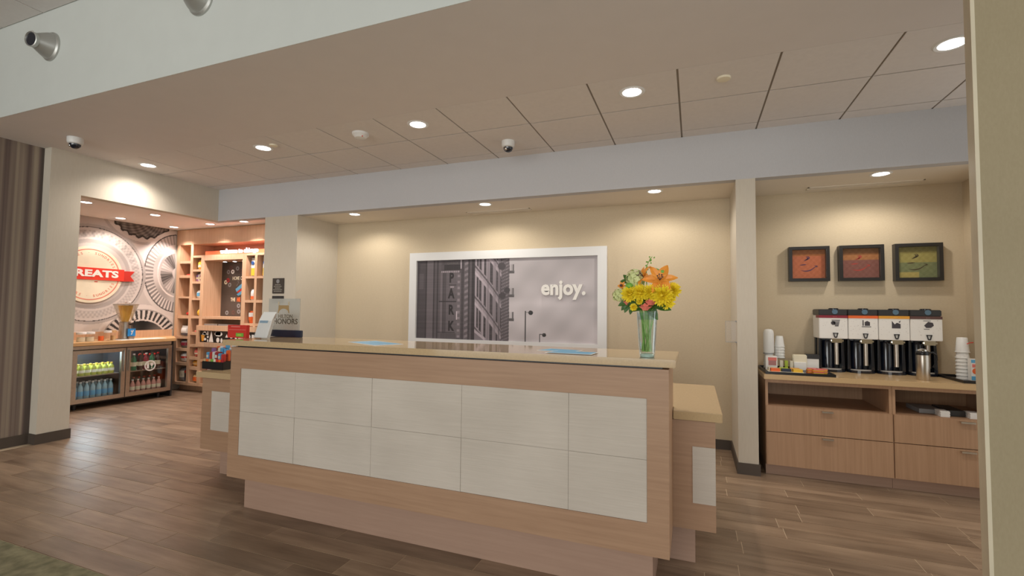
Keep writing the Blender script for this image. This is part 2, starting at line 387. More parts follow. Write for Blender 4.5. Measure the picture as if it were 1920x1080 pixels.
for i in range(3):
    for j in range(6):
        x0 = -6.2 + 0.6096 * (j) ; y1 = 2.14 - 0.26 - 0.6096 * (i - 1); y0 = y1 - 0.6096
        MB().box(x0 + 0.007, x0 + 0.6026, y0 + 0.007, min(y1 - 0.007, 2.135), 3.78, 3.79).build('tile', 'tile', clob)

# ================================================================ CEILING FITTINGS
def downlight(label, x, y, z, power, col, group, r=0.062, angle=150, blend=1.0):
    t = thing('ceiling_downlight', label, 'downlight', (x, y, z), group)
    MB().lathe([(r * 1.0, -0.004), (r * 1.25, -0.007), (r * 1.38, -0.001), (r * 1.38, 0.004), (r, 0.004), (r, -0.004)], (x, y, z), 28, closed=False).build('trim_ring', 'white', t, smooth=True)
    MB().lathe([(0.001, -0.003), (r * 0.7, -0.0028), (r * 0.99, -0.001)], (x, y, z), 28, closed=False).build('lens', 'lens', t)
    spot('bulb', t, (x, y, z - 0.03), power, col, angle, blend)
    return t
for lab, x in (('leftmost of five recessed downlights over the desk, by the left wall', -5.801), ('second from left of five recessed downlights over the desk', -4.037),
               ('middle one of five recessed downlights in the tiled ceiling', -2.231), ('fourth recessed downlight in tiled ceiling, above the orange and yellow bouquet', -0.413),
               ('large recessed downlight in tiled ceiling beside the right wall end', 1.437)):
    downlight(lab, x, 3.475, ZC, SPOT_W, WARM, 'downlights in the tiled ceiling', r=0.068)
for lab, x in (('recessed downlight in alcove soffit at the left end over the desk wall', -3.936), ('recessed downlight in alcove soffit above the word enjoy wall picture', -2.156),
               ('recessed downlight in alcove soffit nearest the narrow pillar', -0.35), ('recessed downlight in soffit above the three small coffee pictures', 1.466)):
    downlight(lab, x, 4.745, ZO, ALC_W, ALC_COL, 'downlights in the alcove soffits', r=0.058, angle=166, blend=0.45)
for lab, x, y in (('market downlight half hidden at the left opening jamb', -6.98, 3.497), ('market downlight before the mural, middle row left', -7.763, 4.315), ('market downlight before the mural, middle row right', -7.007, 4.317),
                  ('market downlight over the left end of the snack shelf', -7.78, 5.08), ('market downlight over the middle of the snack shelf', -6.94, 5.07), ('market downlight over the right end of the snack shelf', -6.23, 5.07)):
    downlight(lab, x, y, ZM, MKT_W * (1.15 if y > 5 else 0.75), PINK if y > 5 else (1, 0.86, 0.76), 'downlights in the market ceiling', r=0.055, angle=110 if y > 5 else 130, blend=0.5)
def disc_fit(name, label, cat, x, y, z, prof, m, group=None):
    t = thing(name, label, cat, (x, y, z), group)
    MB().lathe(prof, (x, y, z), 28).build('housing', m, t, smooth=True); return t
t = disc_fit('smoke_detector', 'round white smoke detector on ceiling tile between two downlights', 'detector', -2.844, 3.479, ZC, [(0.075, 0), (0.075, -0.018), (0.06, -0.03), (0.05, -0.045), (0.02, -0.05)], 'white')
MB().lathe([(0.052, -0.034), (0.055, -0.036), (0.053, -0.04)], (-2.844, 3.479, ZC), 28, closed=False).build('vent_ring', 'grey', t)
MB().ball((-2.80, 3.45, ZC - 0.04), 0.006).build('indicator', 'red', t)
disc_fit('sprinkler_cover', 'flat cream sprinkler cover plate on tile right of the fourth downlight', 'sprinkler', 0.201, 3.471, ZC, [(0.046, 0), (0.046, -0.006), (0.042, -0.012), (0.01, -0.014)], 'cream')
disc_fit('sprinkler_cover', 'small pale sprinkler cover just right of the second downlight', 'sprinkler', -3.87, 3.446, ZC, [(0.04, 0), (0.04, -0.005), (0.036, -0.012), (0.01, -0.013)], 'cream')
def dome_cam(label, x, y):
    t = thing('dome_camera', label, 'camera', (x, y, ZC))
    MB().lathe([(0.062, 0), (0.062, -0.035), (0.057, -0.055), (0.046, -0.062)], (x, y, ZC), 28).build('housing', 'white', t, smooth=True)
    MB().lathe([(0.045, -0.06), (0.043, -0.078), (0.033, -0.094), (0.016, -0.103), (0.002, -0.105)], (x, y, ZC), 24).build('dome', 'gloss_black', t, smooth=True)
    MB().ball((x - 0.01, y - 0.03, ZC - 0.08), 0.016).build('lens', 'chrome', t, smooth=True)
dome_cam('white dome security camera on tile above the wall picture', -1.64, 4.12)
dome_cam('white dome security camera on plain soffit near the striped wall', -5.53, 2.66)
def vent(label, x0, x1, y0, y1):
    t = thing('ceiling_vent', label, 'vent', ((x0 + x1) / 2, (y0 + y1) / 2, ZO))
    b = MB(); w = 0.014
    b.box(x0, x1, y0, y0 + w, ZO - 0.006, ZO); b.box(x0, x1, y1 - w, y1, ZO - 0.006, ZO); b.box(x0, x0 + w, y0, y1, ZO - 0.006, ZO); b.box(x1 - w, x1, y0, y1, ZO - 0.006, ZO)
    b.build('frame', M['ceil_alc'], t)
    MB().box(x0 + w, x1 - w, y0 + w, y1 - w, ZO - 0.001, ZO).build('backing', 'dark', t)
    n = 3
    for k in range(n):
        y = y0 + w + (y1 - y0 - 2 * w) * (k + 0.5) / n
        MB().box(x0 + w, x1 - w, y - 0.006, y + 0.006, ZO - 0.005, ZO - 0.002).build('slat', M['ceil_alc'], t)
vent('long slot air vent in alcove soffit left of the pillar', -2.56, -1.75, 5.08, 5.17)
vent('long slot air vent in soffit over the coffee counter', 1.0, 1.88, 5.055, 5.145)
def sconce(label, x, z, aim):
    c = Vector((x, 2.14, z)); a = Vector(aim).normalized()
    t = thing('wall_spotlight', label, 'spotlight', tuple(c))
    MB().lathe([(0.116, 0), (0.116, 0.012), (0.106, 0.022)], tuple(c), 32, axis=(0, -1, 0)).build('flange', 'nickel', t, smooth=True)
    p = c + Vector((0, -0.02, 0))
    MB().lathe([(0.104, -0.01), (0.102, 0.008), (0.094, 0.025), (0.082, 0.048), (0.07, 0.07), (0.06, 0.09), (0.054, 0.10), (0.058, 0.103), (0.059, 0.125), (0.053, 0.128), (0.049, 0.118), (0.04, 0.09)], tuple(p), 32, axis=tuple(a)).build('shade', 'nickel', t, smooth=True)
    MB().cyl(tuple(p + a * 0.117), 0.049, 0.003, 24, axis=tuple(a)).build('lens', 'gloss_black', t)
    MB().ball(tuple(p + a * 0.113 + Vector((0, 0, 0.064))), 0.007).build('screw', 'chrome', t)
sconce('bell-shaped nickel wall spotlight at left on the high fascia', -4.835, 3.465, (0.2, -1, -0.1))
sconce('bell-shaped nickel wall spotlight cut by the top of the picture', -3.10, 3.46, (0.2, -1, -0.1))

# ================================================================ RECEPTION DESK
desk = thing('reception_desk', 'long oak reception desk faced with pale limestone tiles, with two lower wings', 'desk', (-1.55, 2.9, 0))
DX0, DX1, DY0, DY1 = -2.992, -0.113, 2.375, 2.85
PX0, PX1, PZ0, PZ1 = -2.895, -0.214, 0.378, 0.963
b = MB()    # front panel as a frame around the tile field
b.box(DX0, DX1, DY0, DY0 + 0.02, PZ1, 1.106); b.box(DX0, DX1, DY0, DY0 + 0.02, 0.225, PZ0)
b.box(DX0, PX0, DY0, DY0 + 0.02, PZ0, PZ1); b.box(PX1, DX1, DY0, DY0 + 0.02, PZ0, PZ1)
b.build('front_panel', 'oak', desk)
MB().box(DX0, DX1, DY0 + 0.02, DY1, 0.225, 1.106).build('body', 'oak_v', desk)
MB().box(PX0, PX1, DY0 + 0.006, DY0 + 0.021, PZ0, PZ1).build('tile_backing', mat('tile_joint', C(176, 168, 156), 0.8), desk)
sx = [PX0, -2.411, -1.81, -1.208, -0.599, PX1]; zm = 0.672
for i in range(5):
    for j in range(2):
        z0, z1 = (PZ0, zm) if j == 0 else (zm, PZ1)
        MB().box(sx[i] + 0.001, sx[i + 1] - 0.001, DY0 + 0.002 + 0.001 * ((i + j) % 2), DY0 + 0.006, z0 + 0.001, z1 - 0.001).build('tile', 'stone', desk)
MB().box(-2.915, -0.195, 2.455, 2.80, 0, 0.225).build('plinth', 'oak_dark', desk)
MB().box(-3.045, -0.081, 2.345, 2.874, 1.118, 1.155).build('countertop', 'quartz', desk, bevel=0.003)
MB().box(DX0 + 0.03, DX1 - 0.03, 2.40, 2.84, 1.106, 1.118).build('counter_support', 'dark', desk)
# lower work surface with the two wings
MB().box(-3.82, 0.103, 2.78, 3.74, 0.212, 0.79).build('lower_body', 'oak', desk)
MB().box(-3.69, -0.001, 2.864, 3.66, 0, 0.212).build('lower_plinth', 'oak_dark', desk)
MB().prism([(-3.862, 2.75), (-2.995, 2.75), (-2.995, 2.852), (-0.11, 2.852), (-0.11, 2.75), (0.137, 2.75), (0.137, 3.79), (-3.862, 3.79)], 'z', 0.797, 0.844).build('lower_countertop', 'quartz', desk, bevel=0.003)
MB().box(-0.012, 0.1025, 2.774, 2.79, 0.355, 0.655).build('tile', 'stone', desk)
MB().box(-3.70, -3.40, 2.774, 2.79, 0.375, 0.69).build('tile', 'stone', desk)

# ================================================================ WALL PICTURE
fx0, fx1, fz0, fz1 = -3.44, -0.895, 0.905, 2.10
pic = thing('framed_picture', 'wide white-framed grey city street photograph with the word enjoy', 'picture', ((fx0 + fx1) / 2, YA, fz0))
w = 0.102; yf0, yf1 = YA - 0.05, YA - 0.002
for nm, poly in (('frame_rail', [(fx0, fz1), (fx1, fz1), (fx1 - w, fz1 - w), (fx0 + w, fz1 - w)]), ('frame_rail', [(fx0, fz0), (fx0 + w, fz0 + w), (fx1 - w, fz0 + w), (fx1, fz0)]),
                 ('frame_stile', [(fx0, fz0), (fx0, fz1), (fx0 + w, fz1 - w), (fx0 + w, fz0 + w)]), ('frame_stile', [(fx1, fz0), (fx1 - w, fz0 + w), (fx1 - w, fz1 - w), (fx1, fz1)])):
    MB().prism(poly, 'y', yf0, yf1).build(nm, 'frame_w', pic)
ix0, ix1, iz0, iz1 = fx0 + w, fx1 - w, fz0 + w, fz1 - w
rs = np.random.RandomState(3)
def street(u, t):
    X = 100 + u * 1600.0; Y = 205 + t * 750.0
    n1 = np.interp(Y + 3000, np.arange(0, 6000, 9.0), rs.rand(667)); nx = np.interp(X, np.arange(0, 2000, 5.0), rs.rand(400))
    g = np.full(u.shape, 84.0)
    def R_(x0, x1, y0, y1, v, a=1.0):
        k = (X >= x0) & (X < x1) & (Y >= y0) & (Y < y1); g[k] = g[k] * (1 - a) + v * a
    R_(0, 185, 0, 2000, 76); R_(120, 165, 330, 480, 88); R_(185, 200, 0, 2000, 62); R_(200, 262, 0, 2000, 102); R_(262, 275, 0, 2000, 66)
    R_(275, 300, 0, 2000, 88); R_(300, 312, 0, 2000, 64); R_(312, 335, 0, 2000, 92); R_(335, 352, 320, 900, 108); R_(352, 390, 300, 900, 74)
    for q in range(352, 390, 12): R_(q, q + 4, 310, 900, 100)
    R_(390, 500, 320, 900, 100); R_(350, 530, 215, 250, 78); R_(370, 525, 250, 300, 60); R_(340, 520, 308, 324, 118)
    k = (X > 340) & (X < 520) & (Y > 308) & (Y < 324); g[k] += 40 * (np.sin(X[k] * 0.35) > 0.2)
    R_(320, 500, 594, 604, 58); R_(415, 490, 440, 448, 62); R_(428, 465, 455, 470, 150)
    R_(490, 530, 330, 940, 104); k = (X > 498) & (X < 524) & (Y > 340); g[k] += 30 * (np.sin(Y[k] * 0.11) > 0.3)
    R_(488, 500, 690, 770, 190); R_(527, 540, 205, 290, 170); R_(300, 480, 888, 896, 58)
    R_(535, 560, 0, 2000, 74); R_(560, 600, 0, 2000, 96); k = (X > 566) & (X < 600); g[k] += 28 * (np.sin(Y[k] * 0.12 + X[k] * .05) > 0.1)
    R_(600, 612, 0, 2000, 66); R_(612, 632, 0, 2000, 92); R_(632, 662, 0, 2000, 60)
    k = X >= 300; g[k] += (nx[k] - .5) * 10; g += (n1 - .5) * 8
    # sunlit facade in steep perspective
    fac = (X >= 662) & (X < 975); d = (X - 662) / 313.0
    base = 152 - 30 * d + (nx - .5) * 26
    slope = 1.15 + 0.25 * d
    yy = Y - (X - 690) * slope
    ph = np.mod(yy - 375, 285.0)
    win = ph < 185
    sill = (ph > 200) & (ph < 222); lint = (ph > 255)
    colm = np.zeros_like(u, bool)
    for a_, b_ in ((678, 697), (704, 724), (748, 768), (800, 825), (856, 872), (893, 912)): colm |= (X >= a_) & (X < b_)
    base = np.where(colm & win, 72 + (n1 - .5) * 18, base); base = np.where(sill, 92, base); base = np.where(lint, 176 - 40 * d, base)
    for q in (776, 786, 836, 846, 880): base = np.where((X >= q) & (X < q + 5), 80, base)
    base = np.where((X > 905), 88 + 40 * (np.sin(Y * 0.21 + X * 0.1) > 0.45) * (np.sin(X * 0.5) > -0.2), base)
    low = Y > 868 + (X - 660) * 0.78
    base = np.where(low & (X < 790), 120, base); base = np.where((np.abs(Y - 868 - (X - 660) * 0.78) < 14) & (X < 760), 170, base)
    g = np.where(fac, base, g)
    # sky
    sk = X >= 972
    cl = 8 * np.sin(X * 0.006 + Y * 0.011) + 6 * np.sin(X * 0.013 - Y * 0.019 + 2) + 4 * np.sin(X * .03 + Y * .023)
    sky = 166 + 16 * t + cl * (0.5 + t * .4) - 10 * np.exp(-((Y - 560) / 90.0) ** 2) * (X > 1250) + 10 * np.exp(-((Y - 610) / 40.) ** 2)
    g = np.where(sk, sky, g)
    fe = (X >= 960) & (X < 1016)
    for y0 in (330, 545, 760):
        g = np.where(fe & (np.abs(Y - y0) < 12), 84, g); g = np.where(fe & (Y > y0 - 70) & (Y < y0) & ((X > 1000) & (X < 1006) | (np.mod(X, 18) < 5)), 96, g)
    g = np.where((np.hypot(X - 955, (Y - 495)) < 26) | (np.hypot(X - 905, Y - 275) < 34) | (np.hypot(X - 915, Y - 545) < 30), 70, g)
    for px, y0, bx, by, rr in ((1115, 682, 1160, 697, 20), (1238, 880, 1273, 890, 17)):
        g = np.where((np.abs(X - px) < 4) & (Y > y0), 62, g); g = np.where((np.hypot(X - bx, Y - by) < rr), 48, g); g = np.where((np.abs(Y - by + 4) < 3) & (X > px) & (X < bx), 70, g)
    tint = np.where(sk, 1.0, 0.97)
    g = g * 1.06
    return np.stack([g * 1.0, g * 0.965 * tint, g * 0.985], 1)
print_grid('print', 480, 210, street, lambda u, t: np.stack([ix0 + u * (ix1 - ix0), np.full_like(u, YA - 0.02), iz1 - t * (iz1 - iz0)], 1), 'ink', pic)
def fpos(X, Y): return (ix0 + (X - 100) / 1600.0 * (ix1 - ix0), iz1 - (Y - 205) / 750.0 * (iz1 - iz0))
px_, pz_ = fpos(1408, 490)
text_mb('enjoy.', 0.235, (px_ + .03, YA - 0.022, pz_ + 0.012), XR, ZU, 0.014, 0.0085, sx=.93).build('lettering', 'paper', pic, label='raised white word enjoy')
M['dark_print'] = mat('dark_print', C(48, 43, 46), 0.5)
for ch, yy in zip('PARK', (378, 528, 682, 835)):
    x_, z_ = fpos(440, yy); text_mb(ch, 0.165, (x_, YA - 0.0205, z_), XR, ZU, 0.001, 0.007, sx=0.72).build('sign_letter', 'dark_print', pic)
x_, z_ = fpos(450, 236)
text_mb('GARAGE', 0.04, (x_, YA - 0.0205, z_), XR, ZU, 0.001, 0.0, sx=1.0).build('sign_lettering', mat('grey_print', C(110, 104, 104), 0.5), pic)

# small framed coffee-cup prints
def swoosh(b, pts, wd, y):
    P = [Vector((p[0], 0, p[1])) for p in pts]; n = len(P); L = []; Rr = []
    for i, p in enumerate(P):
        d = (P[min(i + 1, n - 1)] - P[max(i - 1, 0)]).normalized(); nn = Vector((-d.z, 0, d.x)); w_ = wd * math.sin(PI * (i + 0.3) / (n - 0.4))
        L.append((p.x + nn.x * w_, y, p.z + nn.z * w_)); Rr.append((p.x - nn.x * w_, y, p.z - nn.z * w_))
    b.add(L + Rr, [(i, i + 1, n + i + 1, n + i) for i in range(n - 1)])
def coffee_art(label, x0, x1, z0, z1, top, bot, band, ink, rows):
    t = thing('framed_print', label, 'picture', ((x0 + x1) / 2, YA, z0), 'three small coffee prints')
    d = 0.072; fw = 0.028; y0 = YA - d
    for nm, q in (('frame_rail', (x0, x1, y0, YA - 0.002, z1 - fw, z1)), ('frame_rail', (x0, x1, y0, YA - 0.002, z0, z0 + fw)), ('frame_stile', (x0, x0 + fw, y0, YA - 0.002, z0 + fw, z1 - fw)), ('frame_stile', (x1 - fw, x1, y0, YA - 0.002, z0 + fw, z1 - fw))):
        MB().box(*q).build(nm, 'frame_k', t)
    def fn(u, tt):
        n = (np.sin(u * 210) * np.sin(tt * 190)) * 6 + (np.sin(u * 57 + 3 * np.sin(tt * 40)) * 3)
        c = np.where((tt < 0.16)[:, None], np.array(top) * 0.8, np.where((tt < rows)[:, None], np.array(top), np.array(bot)))
        if band: c = np.where(((tt > 0.8) & (u < 0.55))[:, None], np.array(band), c)
        return c + n[:, None]
    print_grid('print', 40, 36, fn, lambda u, tt: np.stack([x0 + fw + u * (x1 - x0 - 2 * fw), np.full_like(u, YA - 0.022), z1 - fw - tt * (z1 - z0 - 2 * fw)], 1), 'ink', t)
    cx, cz = (x0 + x1) / 2, (z0 + z1) / 2; b = MB(); y = YA - 0.0235
    swoosh(b, [(cx - 0.062 + 0.15 * k / 12 * 0.85, cz - 0.058 - 0.018 * math.sin(PI * k / 12 * 0.7) + 0.055 * (k / 12) ** 2.4) for k in range(13)], 0.0055, y)
    swoosh(b, [(cx + 0.045 + 0.03 * math.sin(PI * k / 8), cz - 0.012 - 0.02 * k / 8) for k in range(9)], 0.004, y)
    swoosh(b, [(cx - 0.072 + 0.06 * k / 6, cz - 0.008 + 0.006 * k / 6) for k in range(7)], 0.005, y)
    for q in (0, 1): swoosh(b, [(cx - 0.02 + 0.012 * q + 0.018 * math.sin(k / 8 * 4.2), cz + 0.03 + 0.045 * (8 - k) / 8 + 0.004 * q) for k in range(9)], 0.0055, y)
    b.build('cup_drawing', mat('art_ink', C(*ink), 0.6), t)
    MB().box(x0 + fw, x1 - fw, y0 + 0.006, y0 + 0.008, z0 + fw, z1 - fw).build('pane', 'pane', t)
coffee_art('small black-framed orange print of a steaming cup, leftmost of the three', 0.862, 1.198, 1.684, 2.016, (216, 128, 76), (212, 116, 80), None, (96, 56, 96), 0.2)
coffee_art('small black-framed mauve print of a red steaming cup, middle of three', 1.274, 1.62, 1.684, 2.014, (190, 122, 76), (150, 92, 84), None, (206, 70, 62), 0.38)
coffee_art('small black-framed olive print of a brown steaming cup, right of three', 1.70, 2.046, 1.679, 2.014, (182, 164, 96), (138, 140, 98), (202, 176, 104), (84, 66, 44), 0.5)

# plaques on the column
pl = thing('wall_sign', 'small dark grey wall plaque with round emblem and five lines of text', 'sign', (-4.94, YB, 1.557))
MB().box(-5.037, -4.845, YB - 0.010, YB - 0.001, 1.557, 1.752).build('plate', mat('dark_plaque', C(66, 60, 56), 0.5), pl, bevel=0.002)
MB().cyl((-4.945, YB - 0.011, 1.712), 0.026, 0.0015, 24, axis=(0, 1, 0)).build('emblem', 'grey', pl)
b = MB()
for k, wd in enumerate((0.09, 0.13, 0.09, 0.15, 0.13)):
    z = 1.668 - 0.021 * k; x = -4.945 - wd / 2
    while x < -4.945 + wd / 2:
        l = random.uniform(0.012, 0.03); b.box(x, min(x + l, -4.945 + wd / 2), YB - 0.0112, YB - 0.0098, z - 0.005, z + 0.005); x += l + 0.005
b.build('text_lines', mat('plaque_print', C(150, 146, 138), 0.5), pl)
pl = thing('wall_sign', 'narrow dark strip sign just below the square wall plaque', 'sign', (-4.94, YB, 1.49))
MB().box(-5.037, -4.845, YB - 0.010, YB - 0.001, 1.44, 1.526).build('plate', 'dark', pl, bevel=0.002)
# clear pocket on the pillar's side
hp = thing('acrylic_holder', 'empty clear acrylic leaflet pocket on the side of the narrow pillar', 'holder', (0.35, 4.62, 1.12))
MB().box(0.262, 0.348, 4.585, 4.589, 1.12, 1.304).build('front_sheet', 'acrylic_thin', hp)
MB().box(0.262, 0.348, 4.63, 4.634, 1.12, 1.304).build('back_sheet', 'acrylic_thin', hp)
b = MB(); b.box(0.262, 0.348, 4.585, 4.634, 1.116, 1.12); b.box(0.259, 0.262, 4.585, 4.589, 1.12, 1.304); b.box(0.262, 0.348, 4.585, 4.589, 1.301, 1.304); b.build('edge', mat('acrylic_edge', C(150, 146, 140), 0.4), hp)
b = MB(); b.box(0.34, 0.35, 4.58, 4.64, 1.112, 1.122); b.box(0.34, 0.35, 4.58, 4.64, 1.296, 1.306); b.build('bracket', 'grey', hp)

# ================================================================ COFFEE STATION
CF = 4.62; CB = YA - 0.004; CZ = 0.855
def cabinet(label, x0, x1, hx0, hx1):
    t = thing('drawer_cabinet', label, 'cabinet', ((x0 + x1) / 2, CF + 0.3, 0), 'coffee station cabinets')
    th = 0.02
    b = MB()
    b.box(x0, x0 + th, CF, CB, 0.088, 0.812); b.box(x1 - th, x1, CF, CB, 0.088, 0.812); b.box(x0 + th, x1 - th, CB - 0.012, CB, 0.088, 0.812)
    b.box(x0 + th, x1 - th, CF, CB - 0.012, 0.782, 0.812); b.box(x0 + th, x1 - th, CF, CB - 0.012, 0.572, 0.59); b.box(x0 + th, x1 - th, CF + 0.02, CB - 0.012, 0.088, 0.108)
    b.build('carcass', 'oak_v', t)
    for z0, z1 in ((0.372, 0.588), (0.092, 0.367)):
        d = MB().box(x0 + 0.003, x1 - 0.003, CF - 0.018, CF + 0.002, z0, z1).build('drawer', 'oak_v', t, bevel=0.0015)
        zz = z1 - 0.016
        b = MB(); b.box(hx0, hx1, CF - 0.040, CF - 0.034, zz - 0.010, zz); b.box(hx0, hx1, CF - 0.04, CF - 0.018, zz, zz + 0.003)
        b.build('handle', 'steel', d)
    MB().box(x0, x1, CF + 0.035, CB, 0, 0.088).build('plinth', 'oak_dark', t)
    return t
cabinet('oak drawer cabinet with an empty cubby, left half of the coffee counter', 0.57, 1.462, 0.978, 1.056)
cabinet('oak drawer cabinet with brochure box in its cubby, right half of coffee counter', 1.464, 2.21, 1.874, 1.962)
tag(MB().box(0.556, 2.215, 4.575, YA - 0.002, 0.813, CZ).build('worktop', 'quartz_satin', bevel=0.003, org=(1.38, 4.9, 0.813)), 'tan quartz worktop of the coffee station', 'worktop')
# urns (local coordinates, front at -y)
colr('tray_grey', 196, 190, 182, 0.35)
def make_urn(label):
    t = thing('coffee_dispenser', label, 'coffee urn', (0, 0, 0), 'coffee dispensers in a row', local=True)
    w = 0.109
    MB().box(-w, w, -0.13, 0.11, 0.507, 0.562).build('lid', 'dark', t, bevel=0.006)
    b = MB().lathe([(0.04, 0.52), (0.04, 0.566), (0.034, 0.572)], (0.015, -0.085, 0), 24); b.build('fill_cap', 'gloss_black', t, smooth=True)
    MB().cyl((0.015, -0.133, 0.54), 0.022, 0.006, 20, axis=(0, 1, 0)).build('badge', mat('badge_blue', C(92, 120, 140), 0.3), t)
    MB().box(-w, w, -0.137, 0.10, 0.30, 0.507).build('housing', 'paper', t, bevel=0.004)
    return t
def finish_urn(t, stripe, word, ill):
    w = 0.109
    MB().box(-w - .0004, w + .0004, -0.139, -0.02, 0.484, 0.508).build('stripe', stripe, t)
    text_mb(word, 0.017, (0.012, -0.1392, 0.496), XR, ZU, 0.0006, 0.0).build('stripe_lettering', 'cream', t)
    b = MB(); rr = random.Random(ill)
    if ill == 0:
        for k in range(5): b.box(-0.012 + 0.006 * k, 0.052 - 0.003 * k, -0.1385, -0.1375, 0.462 - 0.013 * k, 0.468 - 0.012 * k)
        b.cyl((0.0, -0.1385, 0.44), 0.018, 0.001, 14, axis=(0, 1, 0))
    elif ill == 1:
        b.box(-0.004, 0.004, -0.1385, -0.1375, 0.42, 0.468); b.box(0.012, 0.05, -0.1385, -0.1375, 0.42, 0.45); b.prism([(0.01, 0.45), (0.052, 0.45), (0.03, 0.462)], 'y', -0.1385, -0.1375); b.box(-0.01, 0.058, -0.1385, -0.1375, 0.408, 0.414)
    elif ill == 2:
        b.prism([(-0.016, 0.402), (-0.016, 0.466), (0.004, 0.436), (0.02, 0.45), (0.045, 0.44), (0.045, 0.402)], 'y', -0.1385, -0.1375); b.prism([(0.03, 0.455), (0.042, 0.452), (0.046, 0.47)], 'y', -0.1385, -0.1375)
    else:
        b.prism([(-0.016, 0.43), (0.0, 0.41), (0.03, 0.412), (0.05, 0.43), (0.044, 0.454), (0.012, 0.462)], 'y', -0.1385, -0.1375); b.box(-0.018, 0.02, -0.1385, -0.1375, 0.398, 0.402); b.box(-0.02, 0.03, -0.1385, -0.1375, 0.468, 0.472)
    b.build('picture_print', 'charprint', t)
    b = MB()
    for k in range(34):
        x, z = rr.uniform(-0.1, 0.1), rr.uniform(0.34, 0.475)
        if -0.03 < x < 0.06 and z > 0.39: continue
        b.box(x, x + rr.uniform(.002, .007), -0.1380, -0.1372, z, z + rr.uniform(.001, .003))
    b.build('speckle_print', mat('speckle', C(186, 176, 172), 0.6), t)
    b = MB(); c0 = (0.016, -0.139)
    for p in ([(-0.002, 0.352), (0.034, 0.352), (0.034, 0.345), (-0.002, 0.345)], [(-0.004, 0.352), (0.003, 0.352), (0.012, 0.312), (0.006, 0.312)], [(0.029, 0.352), (0.036, 0.352), (0.026, 0.312), (0.020, 0.312)], [(0.006, 0.318), (0.026, 0.318), (0.022, 0.308), (0.01, 0.308)]):
        b.prism(p, 'y', -0.146, -0.137)
    b.build('tap_lever', 'dark', t)
    # chrome collar, dark legs, liner, drip tray
    MB().box(-0.02, 0.085, -0.115, 0.04, 0.262, 0.30).build('collar', 'chrome', t, bevel=0.012)
    MB().lathe([(0.02, 0.0), (0.02, 0.2)], (0.045, -0.03, 0.062), 16).build('spout_column', 'steel', t, smooth=True)
    for x in (-0.085, 0.092):
        MB().prism([(x - 0.013, 0.022), (x + 0.013, 0.022), (x + 0.009 - 0.004 * (x > 0), 0.30), (x - 0.009 - 0.004 * (x > 0), 0.30)], 'y', -0.05, 0.02).build('leg', 'gloss_black', t, bevel=0.004)
    MB().lathe([(0.05, 0.02), (0.05, 0.262), (0.044, 0.28)], (-0.015, 0.015, 0), 24).build('liner', 'gloss_black', t, smooth=True)
    MB().box(-0.10, 0.10, 0.05, 0.095, 0.01, 0.31).build('back_plate', 'black', t)
    b = MB(); pts = [(0.105 * math.cos(a * PI / 14), -0.05 - 0.085 * math.sin(a * PI / 14)) for a in range(15)] + [(-0.105, 0.1), (0.105, 0.1)]
    b.prism(pts, 'z', 0.0, 0.022).build('base', 'gloss_black', t, bevel=0.004)
    b = MB(); pts = [(0.078 * math.cos(a * PI / 14), -0.045 - 0.07 * math.sin(a * PI / 14)) for a in range(15)]
    b.prism(pts, 'z', 0.0215, 0.028).build('drip_tray', 'tray_grey', t)
for k, (st, word, what) in enumerate((('maroon', 'BOLD', 'maroon'), ('orange', 'MEDIUM', 'orange'), ('amber', 'DECAF', 'amber'), ('brown', 'HOT TEA', 'dark brown'))):
    t = make_urn('black and white coffee dispenser with %s stripe' % what + (', behind the steel mug' if k == 3 else ' on coffee counter'))
    finish_urn(t, st, '- - -', k)
    t.location = (1.165 + 0.223 * k, 5.135, CZ)
# travel mug
mg = thing('travel_mug', 'brushed steel travel jug with black lid and handle', 'jug', (1.71, 4.74, CZ))
c = (1.71, 4.74, CZ)
MB().lathe([(0.041, 0), (0.043, 0.004), (0.043, 0.19), (0.041, 0.2)], c, 28).build('body', 'steel', mg, smooth=True)
MB().lathe([(0.0415, 0.2), (0.0425, 0.203), (0.0425, 0.222), (0.036, 0.232)], c, 28).build('collar', 'black', mg, smooth=True)
MB().lathe([(0.034, 0.23), (0.03, 0.242), (0.012, 0.25)], c, 24).build('lid', 'chrome', mg, smooth=True)
MB().tube([(1.74, 4.74, CZ + .215), (1.775, 4.74, CZ + .222), (1.797, 4.74, CZ + .2), (1.80, 4.74, CZ + .165), (1.79, 4.74, CZ + .13), (1.775, 4.74, CZ + .105)], 0.0085, 8, 0.006).build('handle', 'black', mg, smooth=True)
MB().prism([(1.665, CZ + .215), (1.675, CZ + .232), (1.69, CZ + .24), (1.70, CZ + .225)], 'y', 4.73, 4.75).build('spout', 'black', mg)
# left tray with condiments
def tray(label, x0, x1, y0, y1, h=0.022):
    t = thing('serving_tray', label, 'tray', ((x0 + x1) / 2, (y0 + y1) / 2, CZ))
    b = MB(); b.box(x0, x1, y0, y1, CZ, CZ + 0.006); w = 0.008
    b.box(x0, x1, y0, y0 + w, CZ + .006, CZ + h); b.box(x0, x1, y1 - w, y1, CZ + .006, CZ + h); b.box(x0, x0 + w, y0 + w, y1 - w, CZ + .006, CZ + h); b.box(x1 - w, x1, y0 + w, y1 - w, CZ + .006, CZ + h)
    b.build('pan', 'black', t)
tray('black tray of cups and condiments at the left end of the coffee counter', 0.572, 1.085, 4.60, 5.12)
tray('black tray holding cup stack and creamer box beside the right wall', 1.93, 2.21, 4.66, 5.1)
TZ = CZ + 0.006
def cup_mesh(b, x, y, z, h, r1, r2, down=True):
    if down: b.lathe([(r2 + .003, 0), (r2 + .003, .005), (r2, .006), (r1, h - .004), (r1 - .004, h)], (x, y, z), 20)
    else: b.lathe([(r1 - .003, 0), (r1, .004), (r2, h - .006), (r2 + .003, h - .005), (r2 + .003, h)], (x, y, z), 20)
